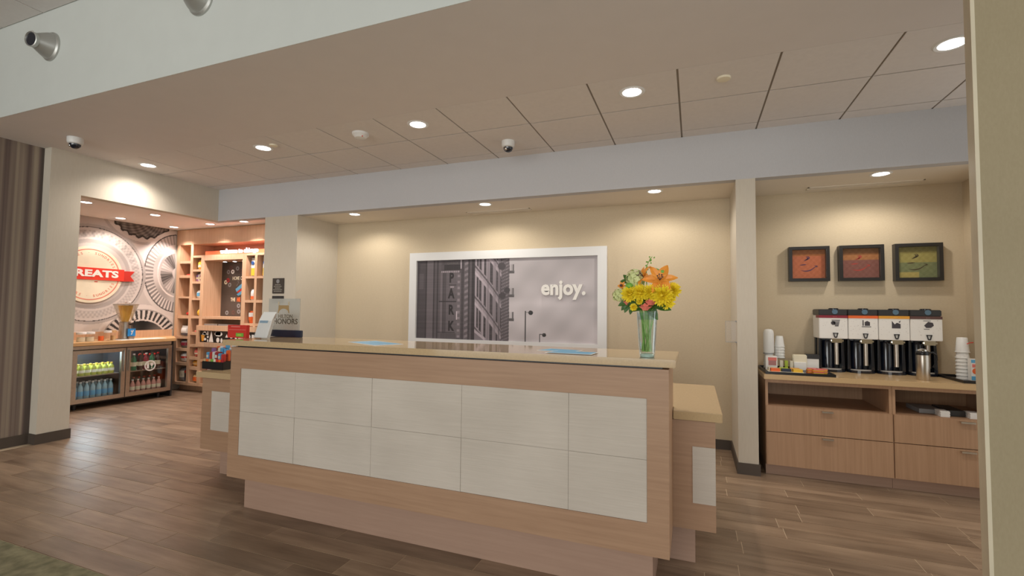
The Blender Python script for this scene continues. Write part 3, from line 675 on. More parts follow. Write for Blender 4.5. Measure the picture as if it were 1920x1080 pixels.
def cup(label, group, x, y, z, h, r1, r2, down, m='white', sleeve=None):
    b = MB(); cup_mesh(b, x, y, z, h, r1, r2, down); o = b.build('paper_cup', m, smooth=True, org=(x, y, z)); tag(o, label, 'cup', group); return o
# tall sleeve of foam cups and shorter stack
for k in range(3):
    cup('%s foam cup under the tall sleeve on the left tray' % ('lowest', 'second from bottom', 'third from bottom', 'fourth from bottom', 'fifth from bottom', 'sixth from bottom', 'seventh from bottom')[k], 'foam cups in the tallest stack', 0.648, 4.99, TZ + 0.01 + 0.018 * k, 0.10, 0.032, 0.043, True)
sl = thing('cup_sleeve', 'tall rounded white sleeve of foam cups on the left tray', 'cup sleeve', (0.648, 4.99, TZ + 0.14))
MB().lathe([(0.042, 0), (0.045, 0.01), (0.044, 0.18), (0.04, 0.205), (0.028, 0.218), (0.005, 0.222)], (0.648, 4.99, TZ + 0.146), 24).build('sleeve', 'white', sl, smooth=True)
for k in range(5):
    cup('%s cream cup in the shorter stack beside the tall sleeve' % ('lowest', 'second from bottom', 'third from bottom', 'fourth from bottom', 'fifth from bottom', 'sixth from bottom', 'seventh from bottom')[k], 'paper cups in the shorter stack', 0.742, 5.03, TZ + 0.10 + 0.026 * k, 0.10, 0.030, 0.042, True, 'white')
hold = thing('cup_holder', 'clear acrylic double cup holder with dark rims under the cup stacks', 'holder', (0.69, 5.0, TZ))
for x, y in ((0.648, 4.99), (0.742, 5.03)):
    MB().lathe([(0.047, 0), (0.047, 0.14 if x < .7 else 0.1)], (x, y, TZ), 24, closed=False).build('tube', 'acrylic', hold, smooth=True)
    MB().lathe([(0.0475, 0), (0.0495, 0.002), (0.0475, 0.005)], (x, y, TZ + (0.138 if x < .7 else 0.098)), 24, closed=False).build('rim', 'grey', hold)
cd = thing('sweetener_box', 'white box with pink and grey printed front on the left tray', 'box', (0.652, 4.88, TZ))
MB().box(0.606, 0.70, 4.86, 4.91, TZ, TZ + 0.128).build('carton', 'paper', cd, bevel=0.004)
MB().box(0.625, 0.693, 4.858, 4.861, TZ + 0.088, TZ + 0.115).build('label_top', 'pink', cd); MB().box(0.628, 0.69, 4.858, 4.861, TZ + 0.045, TZ + 0.088).build('label_bottom', mat('rose_grey', C(176, 120, 120), 0.6), cd)
jr = thing('stirrer_jar', 'row of clear acrylic canisters with pale sticks behind the packets', 'canister', (0.78, 4.95, TZ))
for k in range(3):
    MB().box(0.724 + .04 * k, 0.76 + .04 * k, 4.92, 4.97, TZ, TZ + 0.11).build('canister', 'acrylic', jr)
    MB().box(0.73 + .04 * k, 0.754 + .04 * k, 4.928, 4.962, TZ + 0.002, TZ + 0.085).build('sticks', ('cream', 'lime', 'cream')[k], jr)
nb = thing('napkin_holder', 'cream folded napkin holder at the middle of the left tray', 'napkin holder', (0.895, 4.98, TZ))
MB().box(0.838, 0.952, 4.97, 5.03, TZ, TZ + 0.14).build('stack', 'cream', nb, bevel=0.006)
MB().box(0.845, 0.945, 4.955, 4.97, TZ, TZ + 0.075).build('front_fold', 'paper', nb, bevel=0.004)
nb = thing('lid_box', 'white box with dark top beside the maroon-striped dispenser', 'box', (1.0, 5.03, TZ))
MB().box(0.955, 1.05, 5.0, 5.07, TZ, TZ + 0.105).build('carton', 'paper', nb); MB().box(0.95, 1.055, 4.995, 5.075, TZ + 0.105, TZ + 0.145).build('lid', 'dark', nb, bevel=0.004)
pkc = ['cream', 'lime', 'amber', 'orange', 'navy', 'yellow']
tag_words = ['cream', 'lime green', 'amber', 'orange', 'navy blue', 'yellow']
tr2 = thing('packet_tray', 'shallow white condiment packet tray at the front left of the counter', 'tray', (0.72, 4.7, TZ))
MB().box(0.60, 0.87, 4.65, 4.83, TZ, TZ + 0.012).build('base', 'cream', tr2)
for q in range(6):
    i, j = q % 3, q // 3
    x, y = 0.65 + 0.085 * i + 0.008 * j, 4.785 - 0.08 * j
    t = thing('condiment_packets', '%s stack of tea and sugar packets in the white packet tray' % tag_words[q], 'packets', (x, y, TZ + 0.012))
    for k in range(4):
        MB().box(x - 0.036 + .002 * (k % 2), x + 0.034 + .002 * (k % 2), y - 0.03, y + 0.03, TZ + 0.012 + 0.006 * k, TZ + 0.0175 + 0.006 * k).build('packet', pkc[q], t)
for q in range(3):
    x, y, col = ((0.955, 4.80, 'orange'), (1.02, 4.78, 'amber'), (0.98, 4.72, 'orange'))[q]
    t = thing('tea_packets', ('orange tea packet pile behind the others right of the packet tray', 'amber tea packet pile nearest the maroon-striped dispenser', 'orange and yellow tea packet pile at the tray front edge')[q], 'packets', (x, y, TZ), rz=0)
    for k in range(6):
        MB().box(x - 0.04 + .003 * (k % 3), x + 0.036 + .003 * (k % 3), y - 0.03, y + 0.03, TZ + 0.007 * k, TZ + 0.0065 + 0.007 * k).build('packet', (col, 'yellow', 'pink')[k % 3], t)
# right tray
for k in range(7):
    cup('%s white cup in the stack beside the right wall' % ('lowest', 'second from bottom', 'third from bottom', 'fourth from bottom', 'fifth from bottom', 'sixth from bottom', 'seventh from bottom')[k], 'paper cups in the right stack', 2.035, 4.92, TZ + 0.028 * k, 0.1, 0.03, 0.043, True)
cup('topmost white cup with red print on the right cup stack', None, 2.035, 4.92, TZ + 0.215, 0.12, 0.034, 0.044, True)
tag(MB().tube([(2.045, 4.872, TZ + .285), (2.06, 4.868, TZ + .295), (2.085, 4.872, TZ + .298)], 0.004, 6).build('stir_stick', 'red', org=(2.06, 4.87, TZ + .29)), 'short red stirrer leaning on the topmost right cup', 'stirrer')
cr = thing('creamer_box', 'blue and white creamer box with orange picture beside right wall', 'box', (2.09, 4.84, TZ))
MB().box(2.045, 2.15, 4.82, 4.87, TZ, TZ + 0.17).build('carton', 'paper', cr)
MB().box(2.046, 2.149, 4.8185, 4.82, TZ + 0.14, TZ + 0.165).build('top_band', 'blue', cr); MB().box(2.046, 2.149, 4.8185, 4.82, TZ + 0.004, TZ + 0.035).build('bottom_band', 'blue', cr)
MB().cyl((2.075, 4.8185, TZ + .075), 0.024, 0.002, 18, axis=(0, 1, 0)).build('picture', 'orange', cr); MB().box(2.052, 2.1, 4.8175, 4.82, TZ + 0.105, TZ + 0.13).build('lettering_band', 'pink', cr)
# brochure box in the right cubby
bx = thing('brochure_box', 'dark open box of leaflets in the right cubby', 'box', (1.85, 4.72, 0.59))
MB().box(1.84, 1.95, 4.70, 4.96, 0.592, 0.635).build('tray', 'dark', bx)
MB().box(1.68, 1.835, 4.75, 5.0, 0.592, 0.625).build('sleeve', 'grey', bx)
for k, (a_, b_) in enumerate(((1.776, 1.834), (1.955, 2.02))):
    t = thing('leaflet_stack', ('stack of white leaflets on left of the dark brochure box', 'stack of white leaflets right of the dark brochure box')[k], 'leaflets', (a_, 4.66, 0.59))
    for q in range(5): MB().box(a_ + .002 * (q % 2), b_ + .002 * (q % 2), 4.645, 4.74, 0.591 + .009 * q, 0.599 + .009 * q).build('leaflet', 'paper', t)

# ================================================================ ON THE DESK
DZ = 1.155
VX, VY = -0.218, 2.445
vz = thing('glass_vase', 'tapered clear glass vase of cut flowers at the right end of desk', 'vase', (VX, VY, DZ))
MB().lathe([(0.034, 0), (0.037, 0.003), (0.0385, 0.02), (0.052, 0.228), (0.053, 0.23), (0.049, 0.228), (0.0355, 0.024), (0.03, 0.02), (0.002, 0.018)], (VX, VY, DZ), 32).build('glass', 'vase', vz, smooth=True)
MB().lathe([(0.0345, 0.025), (0.0455, 0.185)], (VX, VY, DZ), 28).build('water', 'water', vz, smooth=True)
MB().lathe([(0.0455, 0.186), (0.0482, 0.222)], (VX, VY, DZ), 28, closed=False).build('upper_band', 'bluewater', vz, smooth=True)
MB().lathe([(0.033, 0.001), (0.034, 0.012), (0.03, 0.017), (0.004, 0.019)], (VX, VY, DZ), 24).build('thick_base', mat('base_glint', C(176, 200, 192), 0.08, spec=0.9), vz, smooth=True)
FG = 'cut flowers in the glass vase'
def stem_to(b, p, r=0.0028, leafy=0):
    p = Vector(p); a = random.uniform(0, 2 * PI); fr = random.uniform(0.008, 0.029); r = random.choice((0.0018, 0.0018, 0.0026))
    foot = Vector((VX + fr * math.cos(a), VY + fr * math.sin(a), DZ + 0.028))
    neck = Vector((VX + (p.x - VX) * 0.22 + random.uniform(-.012, .012), VY + (p.y - VY) * 0.2, DZ + 0.225))
    b.tube([foot, foot.lerp(neck, 0.5), neck, neck.lerp(p, 0.5) + Vector((0, 0, 0.01)), p], r, 6)
def flower(name, label, cat, p):
    a = thing(name, label, cat, (VX, VY, DZ + 0.025), FG); b = MB(); stem_to(b, p); b.build('stem', 'stemgreen', a, smooth=True); return a
def fib(n):
    for i in range(n):
        z = 1 - 2 * (i + 0.5) / n; r = math.sqrt(max(0, 1 - z * z)); a = i * 2.39996; yield Vector((r * math.cos(a), r * math.sin(a), z))
def mum(label, p, r, face):
    t = flower('chrysanthemum', label, 'flower', p); p = Vector(p); face = Vector(face).normalized(); b = MB()
    for d in fib(110):
        if d.dot(face) < -0.35: continue
        k = 0.5 + 0.5 * (1 - max(0, d.dot(face)))
        dd = (d + Vector((random.uniform(-.15, .15), random.uniform(-.15, .15), random.uniform(-.15, .15)))).normalized()
        b.petal(p + dd * r * 0.25, dd, face + Vector((0.01, 0.02, 0)), r * (0.62 + 0.25 * k), r * 0.30, curl=-0.15, n=3)
    b.build('petals', 'mumyellow', t, kind='stuff', smooth=True)
    MB().ball(tuple(p), r * 0.33).build('centre', 'mumyellow', t, smooth=True)
def lily(label, p, L, face, roll=0.0, n=6):
    t = flower('lily', label, 'flower', p); p = Vector(p); f = Vector(face).normalized(); u = f.orthogonal().normalized(); w_ = f.cross(u)
    for k in range(n):
        a = roll + 2 * PI * k / n; d = (u * math.cos(a) + w_ * math.sin(a)) * 0.95 + f * 0.45
        MB().petal(p, d, f, L, L * (0.6 if k % 2 else 0.48), curl=0.28, n=6, cup=0.2).build('petal', 'lilyorange', t, smooth=True)
    b = MB()
    for k in range(6):
        a = 2 * PI * k / 6; e = p + f * L * 0.5 + (u * math.cos(a) + w_ * math.sin(a)) * L * 0.15; b.tube([p, (p + e) / 2, e], 0.0012, 5); b.ball(tuple(e), 0.004, n=6, m=4)
    b.build('stamens', 'brown', t)
def rose(label, p, r, m='rosepink'):
    t = flower('rose', label, 'flower', p); p = Vector(p); b = MB()
    for lay in range(3):
        for k in range(5):
            a = 2 * PI * (k + 0.5 * lay) / 5; o = Vector((math.cos(a), math.sin(a), 0)); rr = r * (0.35 + 0.25 * lay)
            b.petal(p + o * rr * 0.5 + Vector((0, 0, -r * .5)), Vector((o.x * (.2 + .25 * lay), o.y * (.2 + .25 * lay), 1)), -o, r * (1.25 - .1 * lay), r * 1.15, curl=0.22 * lay - 0.2, n=4, cup=0.3)
    b.build('petals', m, t, kind='stuff', smooth=True)
    MB().ball(tuple(p), r * 0.5).build('heart', m, t, smooth=True)
def hydr(label, p, r):
    t = flower('hydrangea', label, 'flower', p); p = Vector(p); b = MB()
    for d in fib(46):
        if d.z < -0.6: continue
        q = p + d * r * random.uniform(.82, 1.02); u = d.orthogonal().normalized(); w_ = d.cross(u); ro = random.random()
        for k in range(4):
            a = ro + PI / 2 * k; b.petal(q, u * math.cos(a) + w_ * math.sin(a), d, r * 0.30, r * 0.30, curl=0.05, n=2)
    b.build('florets', 'palegreen', t, kind='stuff', smooth=True)
    MB().ball(tuple(p), r * 0.8).build('core', 'palegreen', t, smooth=True)
def pt(x, z, y=VY): return (x, y, z)
lily('large open orange lily at the upper right of the bouquet', pt(-0.155, 1.535, VY - 0.03), 0.082, (0.1, -1, 0.45), 0.3)
lily('narrow upright orange lily left of the largest lily', pt(-0.232, 1.553, VY - 0.02), 0.062, (-0.7, -0.5, 0.5), 0.9)
lily('small orange flower peeping out at the left of the bouquet', pt(-0.342, 1.51, VY + 0.02), 0.026, (-0.5, -1, 0.3), 0.2)
hydr('pale green hydrangea head at the top left of the bouquet', pt(-0.272, 1.542), 0.052)
hydr('pale green hydrangea head hanging at the far left of the bouquet', pt(-0.352, 1.46), 0.038)
for lab, x, z, r, y in (('yellow chrysanthemum at the left end of the yellow row', -0.296, 1.468, 0.042, -0.04), ('yellow chrysanthemum second from left in the yellow row', -0.246, 1.473, 0.042, -0.05),
                        ('yellow chrysanthemum in the middle above the pink roses', -0.195, 1.472, 0.042, -0.05), ('largest yellow chrysanthemum, below the open orange lily', -0.143, 1.46, 0.05, -0.06),
                        ('yellow chrysanthemum at the far right of the bouquet', -0.098, 1.485, 0.04, -0.01), ('lowest yellow chrysanthemum at the right over the vase rim', -0.122, 1.434, 0.04, -0.045)):
    mum(lab, pt(x, z, VY + y), r, (0.0, -1, 0.35))
for lab, x, z, r in (('small yellow button flower between the roses and the mums', -0.25, 1.43, 0.016), ('small yellow bud flower low over the left vase rim', -0.278, 1.402, 0.018)):
    mum(lab, pt(x, z, VY - 0.05), r, (0, -1, .2))
rose('deep pink rose at the front centre of the bouquet', pt(-0.196, 1.424, VY - 0.06), 0.027)
rose('coral pink rose at the vase rim, below the deep pink one', pt(-0.222, 1.40, VY - 0.06), 0.028)
rose('dusky pink rosebud at the lower left beside dark leaves', pt(-0.31, 1.424, VY - 0.02), 0.022)
rose('tiny crimson rosebud at the right edge of the bouquet', pt(-0.096, 1.447, VY + 0.01), 0.014, 'crimson')
def buttons(label, p, r):
    t = flower('button_flower', label, 'flower', p); MB().ball(p, r, r, r * 0.8).build('head', 'green', t, smooth=True)
buttons('round green button flower at the left under the hydrangea', pt(-0.30, 1.508, VY - 0.04), 0.02)
buttons('green button flower at the top, left of its twin', pt(-0.176, 1.583), 0.018)
buttons('green button flower at the top, right of its twin', pt(-0.148, 1.577, VY - 0.01), 0.02)
sp = flower('goldenrod_sprig', 'thin green budding sprig sticking up at the top of the bouquet', 'flower', pt(-0.222, 1.60))
b = MB().tube([(-0.222, VY, 1.60), (-0.21, VY, 1.63), (-0.192, VY - .01, 1.655)], 0.002, 6)
for k in range(16):
    q = Vector((-0.222, VY, 1.59)).lerp(Vector((-0.193, VY - 0.01, 1.656)), k / 15); b.ball((q.x + random.uniform(-.014, .014), q.y + random.uniform(-.01, .01), q.z + random.uniform(-.008, .004)), 0.0042, n=6, m=4)
b.build('buds', 'stemgreen', sp, kind='stuff')
def leafy(label, p, dirs, L):
    t = flower('leaf_sprig', label, 'leaves', p)
    for d in dirs: MB().petal(p, d, (0, -1, 0.4), L, L * 0.5, curl=0.25, n=5).build('leaf', 'leafgreen', t, smooth=True)
leafy('dark green leaves drooping at the lower left of the bouquet', pt(-0.30, 1.432, VY - 0.01), [(-0.8, -.2, -0.75), (-0.5, -.3, -1), (-1, -.2, -0.3)], 0.062)
leafy('single pale leaf hanging beside the left vase rim', pt(-0.288, 1.41, VY - 0.02), [(-0.25, -.2, -1)], 0.045)
leafy('dark leaves at the upper left beside the hydrangea', pt(-0.30, 1.53, VY + 0.02), [(-0.7, 0, 0.8), (-1, 0, 0.2)], 0.055)
leafy('dark green foliage filling the middle of the bouquet', pt(-0.22, 1.42, VY + 0.0), [(math.cos(a * .7), -0.4 + 0.3 * math.sin(a * 2.1), math.sin(a * .7) * .5 + .25) for a in range(9)], 0.095)
leafy('dark green foliage under the right-hand mums', pt(-0.17, 1.405, VY - 0.02), [(1, -.3, .15), (.8, -.4, -.1), (.6, .3, .3), (.3, -.6, .1)], 0.07)
# blue leaflets
def leafl(label, pts, z, group):
    t = thing('leaflet', label, 'leaflet', (sum(p[0] for p in pts) / 4, sum(p[1] for p in pts) / 4, z), group)
    MB().prism(pts, 'z', z, z + 0.0016).build('sheet', 'paper', t)
    c = [sum(p[0] for p in pts) / 4, sum(p[1] for p in pts) / 4]
    MB().prism([(c[0] + (p[0] - c[0]) * .93, c[1] + (p[1] - c[1]) * .9) for p in pts], 'z', z + 0.0016, z + 0.0021).build('print_area', 'blue', t)
leafl('pale blue leaflet lying on the desk left of centre', [(-2.16, 2.57), (-1.82, 2.40), (-1.73, 2.58), (-2.07, 2.75)], DZ, 'blue leaflets on the desk')
leafl('blue leaflet on the desk partly under another near the vase', [(-0.83, 2.56), (-0.62, 2.53), (-0.59, 2.66), (-0.79, 2.70)], DZ, 'blue leaflets on the desk')
leafl('blue leaflet on the desk front, lying over another near the vase', [(-0.74, 2.42), (-0.49, 2.41), (-0.48, 2.55), (-0.71, 2.56)], DZ + 0.0022, 'blue leaflets on the desk')
# loyalty sign
hs = thing('acrylic_sign', 'upright frosted acrylic loyalty sign with arch emblem and navy base on desk', 'sign', (-2.95, 2.8, DZ))
SY = 2.80
MB().box(-3.10, -2.79, SY - 0.013, SY + 0.013, DZ, DZ + 0.052).build('base', 'navy', hs, bevel=0.003)
frost = glass('frosted_acrylic', (0.90, 0.91, 0.90, 1), 0.12, 0.15)
nt = frost.node_tree; df = nt.nodes.new('ShaderNodeBsdfDiffuse'); df.inputs[0].default_value = C(206, 204, 196); mx = nt.nodes.new('ShaderNodeMixShader'); mx.inputs[0].default_value = 0.55
srf = nt.nodes['Material Output'].inputs['Surface']; old = srf.links[0].from_socket; nt.links.new(old, mx.inputs[1]); nt.links.new(df.outputs[0], mx.inputs[2]); nt.links.new(mx.outputs[0], srf)
MB().box(-3.13, -2.815, SY - 0.004, SY + 0.004, DZ + 0.052, 1.45).build('panel', frost, hs)
text_mb('HILTON', 0.040, (-2.955, SY - 0.0045, 1.312), XR, ZU, 0.001, 0.0003, sx=1.0).build('lettering', mat('sign_ink', C(120, 110, 92), 0.5), hs)
text_mb('HONORS', 0.058, (-2.955, SY - 0.0045, 1.272), XR, ZU, 0.001, 0.0008, sx=1.02).build('lettering', mat('sign_ink_dark', C(104, 96, 84), 0.5), hs)
cx, cz = -2.975, 1.368
arch = [(cx - .058, cz - .03), (cx - .05, cz - .03)] + [(cx + .05 * math.cos(PI - PI * k / 12), cz - .03 + .034 * math.sin(PI * k / 12)) for k in range(1, 12)] + [(cx + .05, cz - .03), (cx + .058, cz - .03), (cx + .05, cz + .03), (cx - .05, cz + .03)]
MB().prism(arch, 'y', SY - 0.0055, SY - 0.0042).build('emblem', 'gold', hs)
b = MB(); b.box(cx - .056, cx - .046, SY - .0055, SY - .0042, cz + .028, cz + .058); b.box(cx + .046, cx + .056, SY - .0055, SY - .0042, cz + .028, cz + .058)
b.build('emblem_post', mat('pale_gold', C(196, 180, 150), 0.5), hs)
# leaflet holder
lh = thing('leaflet_holder', 'clear holder of white leaflets at the left end of the desk', 'holder', (-2.9, 2.55, DZ))
def lean(z): return 2.545 + (z - DZ) * 0.16
b = MB(); b.add([(-2.976, lean(DZ) - .02, DZ), (-2.838, lean(DZ) - .02, DZ), (-2.826, lean(1.285) - .02, 1.285), (-2.958, lean(1.285) - .02, 1.285)], [(0, 1, 2, 3)]); b.build('front_sheet', 'acrylic', lh, solid=0.003)
b = MB(); b.add([(-2.976, lean(DZ) + .02, DZ), (-2.838, lean(DZ) + .02, DZ), (-2.816, lean(1.33) + .02, 1.33), (-2.95, lean(1.33) + .02, 1.33)], [(0, 1, 2, 3)]); b.build('back_sheet', 'acrylic', lh, solid=0.003)
MB().box(-2.98, -2.834, 2.515, 2.58, DZ, DZ + 0.006).build('foot', 'acrylic', lh)
lf = thing('leaflet_pile', 'pile of white leaflets with blue heading in the clear holder', 'leaflets', (-2.9, 2.55, DZ + .006))
for k in range(5):
    y = -.012 + .006 * k; top = 1.30 + .012 * k
    b = MB(); b.add([(-2.97, lean(DZ) + y, DZ + .008), (-2.844, lean(DZ) + y, DZ + .008), (-2.822, lean(top) + y, top), (-2.945, lean(top) + y, top)], [(0, 1, 2, 3)]); b.build('leaflet', 'paper', lf, solid=0.002)
b = MB(); b.add([(-2.940, lean(1.268) - .0135, 1.268), (-2.862, lean(1.268) - .0135, 1.268), (-2.858, lean(1.286) - .0135, 1.286), (-2.936, lean(1.286) - .0135, 1.286)], [(0, 1, 2, 3)]); b.build('heading', mat('pale_heading', C(150, 176, 196), .6), lf)
b = MB(); b.add([(-2.945, lean(1.30) + .0095, 1.302), (-2.822, lean(1.3) + .0095, 1.302), (-2.818, lean(1.335) + .0095, 1.335), (-2.94, lean(1.335) + .0095, 1.335)], [(0, 1, 2, 3)]); b.build('picture', mat('photo_print', C(150, 110, 90), 0.5), lf)
# red card
rc = thing('gift_card_stand', 'red gift card stand with green label at the left end of desk', 'card stand', (-3.02, 2.48, DZ))
RX0, RX1, RY = -3.035, -2.99, 2.40
MB().box(-3.225, -3.035, 2.525, 2.55, DZ - 0.0, DZ + 0.094).build('card', 'red', rc)
MB().box(-3.213, -3.045, 2.523, 2.526, DZ + 0.058, DZ + 0.062).build('line', 'pink', rc); MB().box(-3.19, -3.10, 2.523, 2.526, DZ + 0.078, DZ + 0.086).build('heading', 'pink', rc)
MB().box(-3.138, -3.063, 2.522, 2.526, DZ + 0.010, DZ + 0.036).build('label', 'green', rc)
MB().box(-3.12, -3.082, 2.521, 2.525, DZ + 0.018, DZ + 0.027).build('label_print', 'lime', rc)
# display case on left wing
WZ = 0.844
dc = thing('candy_display', 'clear acrylic candy display with black base on the left lower wing', 'display case', (-3.84, 2.97, WZ))
MB().box(-3.99, -3.735, 2.89, 3.08, WZ, WZ + 0.066).build('base', 'black', dc, bevel=0.003)
b = MB(); e = 0.004; z0, z1 = WZ + 0.066, WZ + 0.225
b.box(-3.985, -3.74, 2.895, 2.895 + e, z0, z1); b.box(-3.985, -3.74, 3.075 - e, 3.075, z0, z1); b.box(-3.985, -3.985 + e, 2.9, 3.07, z0, z1); b.box(-3.74 - e, -3.74, 2.9, 3.07, z0, z1)
b.build('acrylic_box', 'acrylic', dc)
rr = random.Random(5)
cands = ['red', 'crimson', 'blue', 'cream', 'orange', 'white', 'purple', 'pink']
for k in range(18):
    c_ = rr.choice(cands) if k > 5 else ('blue', 'red', 'white', 'crimson', 'blue', 'red')[k]
    x, y, z = -3.95 + 0.036 * (k % 6) + rr.uniform(-.006, .006), 2.92 + 0.05 * (k // 6), z0 + 0.03 + 0.016 * (k // 6)
    t = thing('candy_pack', '%s candy pack, %s in the %s row of the acrylic display' % (c_, ('leftmost', 'second from left', 'third from left', 'fourth from left', 'fifth from left', 'rightmost')[k % 6], ('front', 'middle', 'back')[k // 6]), 'candy', (x, y, z0 + .002), 'candy packs in the acrylic display')
    hh = 0.05 + 0.03 * (k // 6) + rr.uniform(0, .035)
    MB().box(x - .017, x + .017, y - .012, y + .012, z0 + .001, z0 + hh).build('wrapper', c_, t, bevel=0.004)
    MB().box(x - .012, x + .012, y - .0135, y - .0115, z0 + hh * .4, z0 + hh * .7).build('label', rr.choice(['cream', 'red', 'yellow', 'white']), t)
for k in range(8):
    x = -3.955 + .03 * k; t = thing('candy_bar', '%s flat candy bar on the front edge of the black display base' % ('leftmost', 'second from left', 'third from left', 'fourth from left', 'fifth from left', 'sixth from left', 'second from right', 'rightmost')[k], 'candy', (x, 2.885, WZ + .067), 'candy bars at the case front')
    MB().box(x - .013, x + .013, 2.8885, 2.8945, WZ + .066, WZ + .088).build('wrapper', ('tan', 'orange', 'tan', 'green', 'cream', 'red', 'orange', 'crimson')[k], t)

# ================================================================ MARKET: MURAL, COUNTER, COOLER
MY0, MY1, MZ0, MZ1 = 3.3, 5.318, 1.0, ZM
mu = thing('wall_mural', 'grey mural of giant fluted metal tins on the market wall', 'mural', (XM, 4.3, 1.0))
def mural(u, t):
    Y = MY0 + u * (MY1 - MY0); Z = MZ1 - t * (MZ1 - MZ0)
    g = 200 + 8 * np.sin(Y * 3 + Z * 2)
    def disc(cy, cz, r, ey=1.0):
        dy, dz = (Y - cy) / ey, Z - cz; return np.hypot(dy, dz) / r, np.arctan2(dz, dy)
    # disc 3 top, scalloped
    q, a = disc(4.8, 2.947, 0.545); sc = 0.93 + 0.03 * np.cos(a * 26)
    g = np.where(q < 1.12, 176, g); g = np.where(q < 1.04, 205, g); g = np.where(q < sc, 112 + 34 * (np.sin(a * 26 + q * 22) * np.sin(q * 48 + a * 7)), g); g = np.where((q < sc) & (q > sc - .06), 64, g)
    # disc 4 bottom, fluted
    q, a = disc(4.85, 0.76, 0.57)
    g = np.where(q < 1.12, 214, g); g = np.where(q < 1.0, 160, g); fl = np.sin(a * 44)
    g = np.where((q < 0.97) & (q > 0.70), np.where(fl > 0.0, 66, 206), g); g = np.where(q < 0.70, 110 - 50 * q + 40 * np.sin(a * 3), g); g = np.where((q < .72) & (q > .68), 210, g)
    # disc 2 right
    q, a = disc(5.36, 1.926, 0.65, 0.80)
    g = np.where(q < 1.1, 208, g); g = np.where(q < 1.0, 120, g); fl = np.sin(a * 60)
    g = np.where((q < 0.985) & (q > 0.74), 172 + 56 * fl * (0.4 + 0.6 * np.abs(np.cos(a * .5 + .6))), g); g = np.where((q < 1.0) & (q > 0.975), 70, g)
    g = np.where(q < 0.74, 188 + 24 * np.sin(a * 4 + 1), g); g = np.where((q < .62) & (q > .58), 232, g); g = np.where(q < 0.52, 150 + 50 * np.sin(a * 5) + 20 * np.sin(a * 40), g)
    g = np.where(q < 0.16, 220, g); g = np.where(q < 0.06, 60, g)
    # disc 1 rings around the treats sign
    q, a = disc(4.15, 1.83, 0.68)
    g = np.where(q < 1.06, np.where(q > 1.0, 176, 204), g); g = np.where((q < 1.0) & (q > 0.985), 78, g)
    tx = 188 + 15 * np.sin(a * 70) * np.sin(q * 60) - 18 * (np.sin(a * 33) > .5) * (Z > 1.9)
    g = np.where((q < .93) & (q > .78), tx, g); g = np.where(q < .74, 172, g); g = np.where(q < .66, 190, g)
    return np.stack([g * 1.0, g * 0.965, g * 0.94], 1)
print_grid('print', 260, 205, mural, lambda u, t: np.stack([np.full_like(u, XM + 0.004), MY0 + u * (MY1 - MY0), MZ1 - t * (MZ1 - MZ0)], 1), 'ink_matt', mu)
ts = thing('treats_sign', 'round white wall sign with red ribbon reading treats', 'sign', (XM, 4.15, 1.83))
TC = (4.13, 1.822)
MB().cyl((XM + 0.006, TC[0], TC[1]), 0.405, 0.016, 56, axis=(1, 0, 0)).build('disc', 'cream', ts)
b = MB(); b.lathe([(0.352, 0.0225), (0.36, 0.0235), (0.368, 0.0225)], (XM, TC[0], TC[1]), 56, axis=(1, 0, 0), closed=False); b.build('ring_print', mat('terracotta', C(220, 140, 116), 0.6), ts)
b = MB(); b.prism([(3.55, 1.735), (3.6, 1.81), (3.55, 1.885), (3.72, 1.90), (3.72, 1.72)], 'x', XM + .012, XM + .026); b.prism([(4.5, 1.90), (4.70, 1.905), (4.64, 1.83), (4.70, 1.755), (4.5, 1.74)], 'x', XM + .012, XM + .026)
b.build('ribbon_tail', mat('dark_red', C(190, 46, 34), 0.5), ts)
MB().box(XM + .02, XM + .034, 3.66, 4.55, 1.748, 1.92).build('ribbon', mat('ribbon_red', C(222, 58, 40), 0.5), ts)
text_mb('TREATS', 0.132, (XM + 0.034, 4.145, 1.836), YR, ZU, 0.004, 0.006, spacing=1.02, sx=1.42).build('lettering', 'paper', ts)
b = MB()
def arc_text(s, r, a0, a1, size, flip):
    for k, ch in enumerate(s):
        a = a0 + (a1 - a0) * k / (len(s) - 1)
        if ch == ' ': continue
        rad = Vector((0, math.cos(a), math.sin(a))); tan = Vector((0, math.sin(a), -math.cos(a)))
        if flip: rr_, tt = -rad, -tan
        else: rr_, tt = rad, tan
        text_mb(ch, size, Vector((XM + .0225, TC[0], TC[1])) + rad * r, tt, rr_, 0.001, 0.0006, mb=b)
arc_text('SNACKS \u00b7 SUNDRIES', 0.31, math.radians(152), math.radians(24), 0.048, False)
arc_text('SNACKS \u00b7 SUNDRIES', 0.31, math.radians(-152), math.radians(-24), 0.048, True)
b.build('round_lettering', mat('terracotta_print', C(214, 120, 96), 0.6), ts, kind='stuff')
b = MB(); b.box(XM + .022, XM + .024, 4.18, 4.22, 1.715, 1.727); b.build('mark', 'red', ts)
KZ = 0.89; XF = -7.5
tag(MB().prism([(XM + .002, 2.6), (XF + .03, 2.6), (XF + .03, 4.985), (XM + .08, 5.298), (XM + .002, 5.298)], 'z', KZ - 0.045, KZ).build('worktop', 'tan', org=(-7.75, 4.2, KZ - .045), bevel=.003), 'tan laminate worktop over the glass-door cooler', 'worktop')
tag(MB().box(XM + .002, XM + .02, 2.6, 5.30, KZ, 1.0).build('backsplash', 'oak_shelf', org=(XM, 4.2, KZ)), 'low wooden upstand behind the market counter', 'upstand')
tag(MB().box(XM + .002, XF - .05, 2.6, 3.62, 0, KZ - .046).build('base_cabinet', 'oak_shelf', org=(-7.8, 3.1, 0)), 'oak base cabinet left of the cooler behind the jamb', 'cabinet')
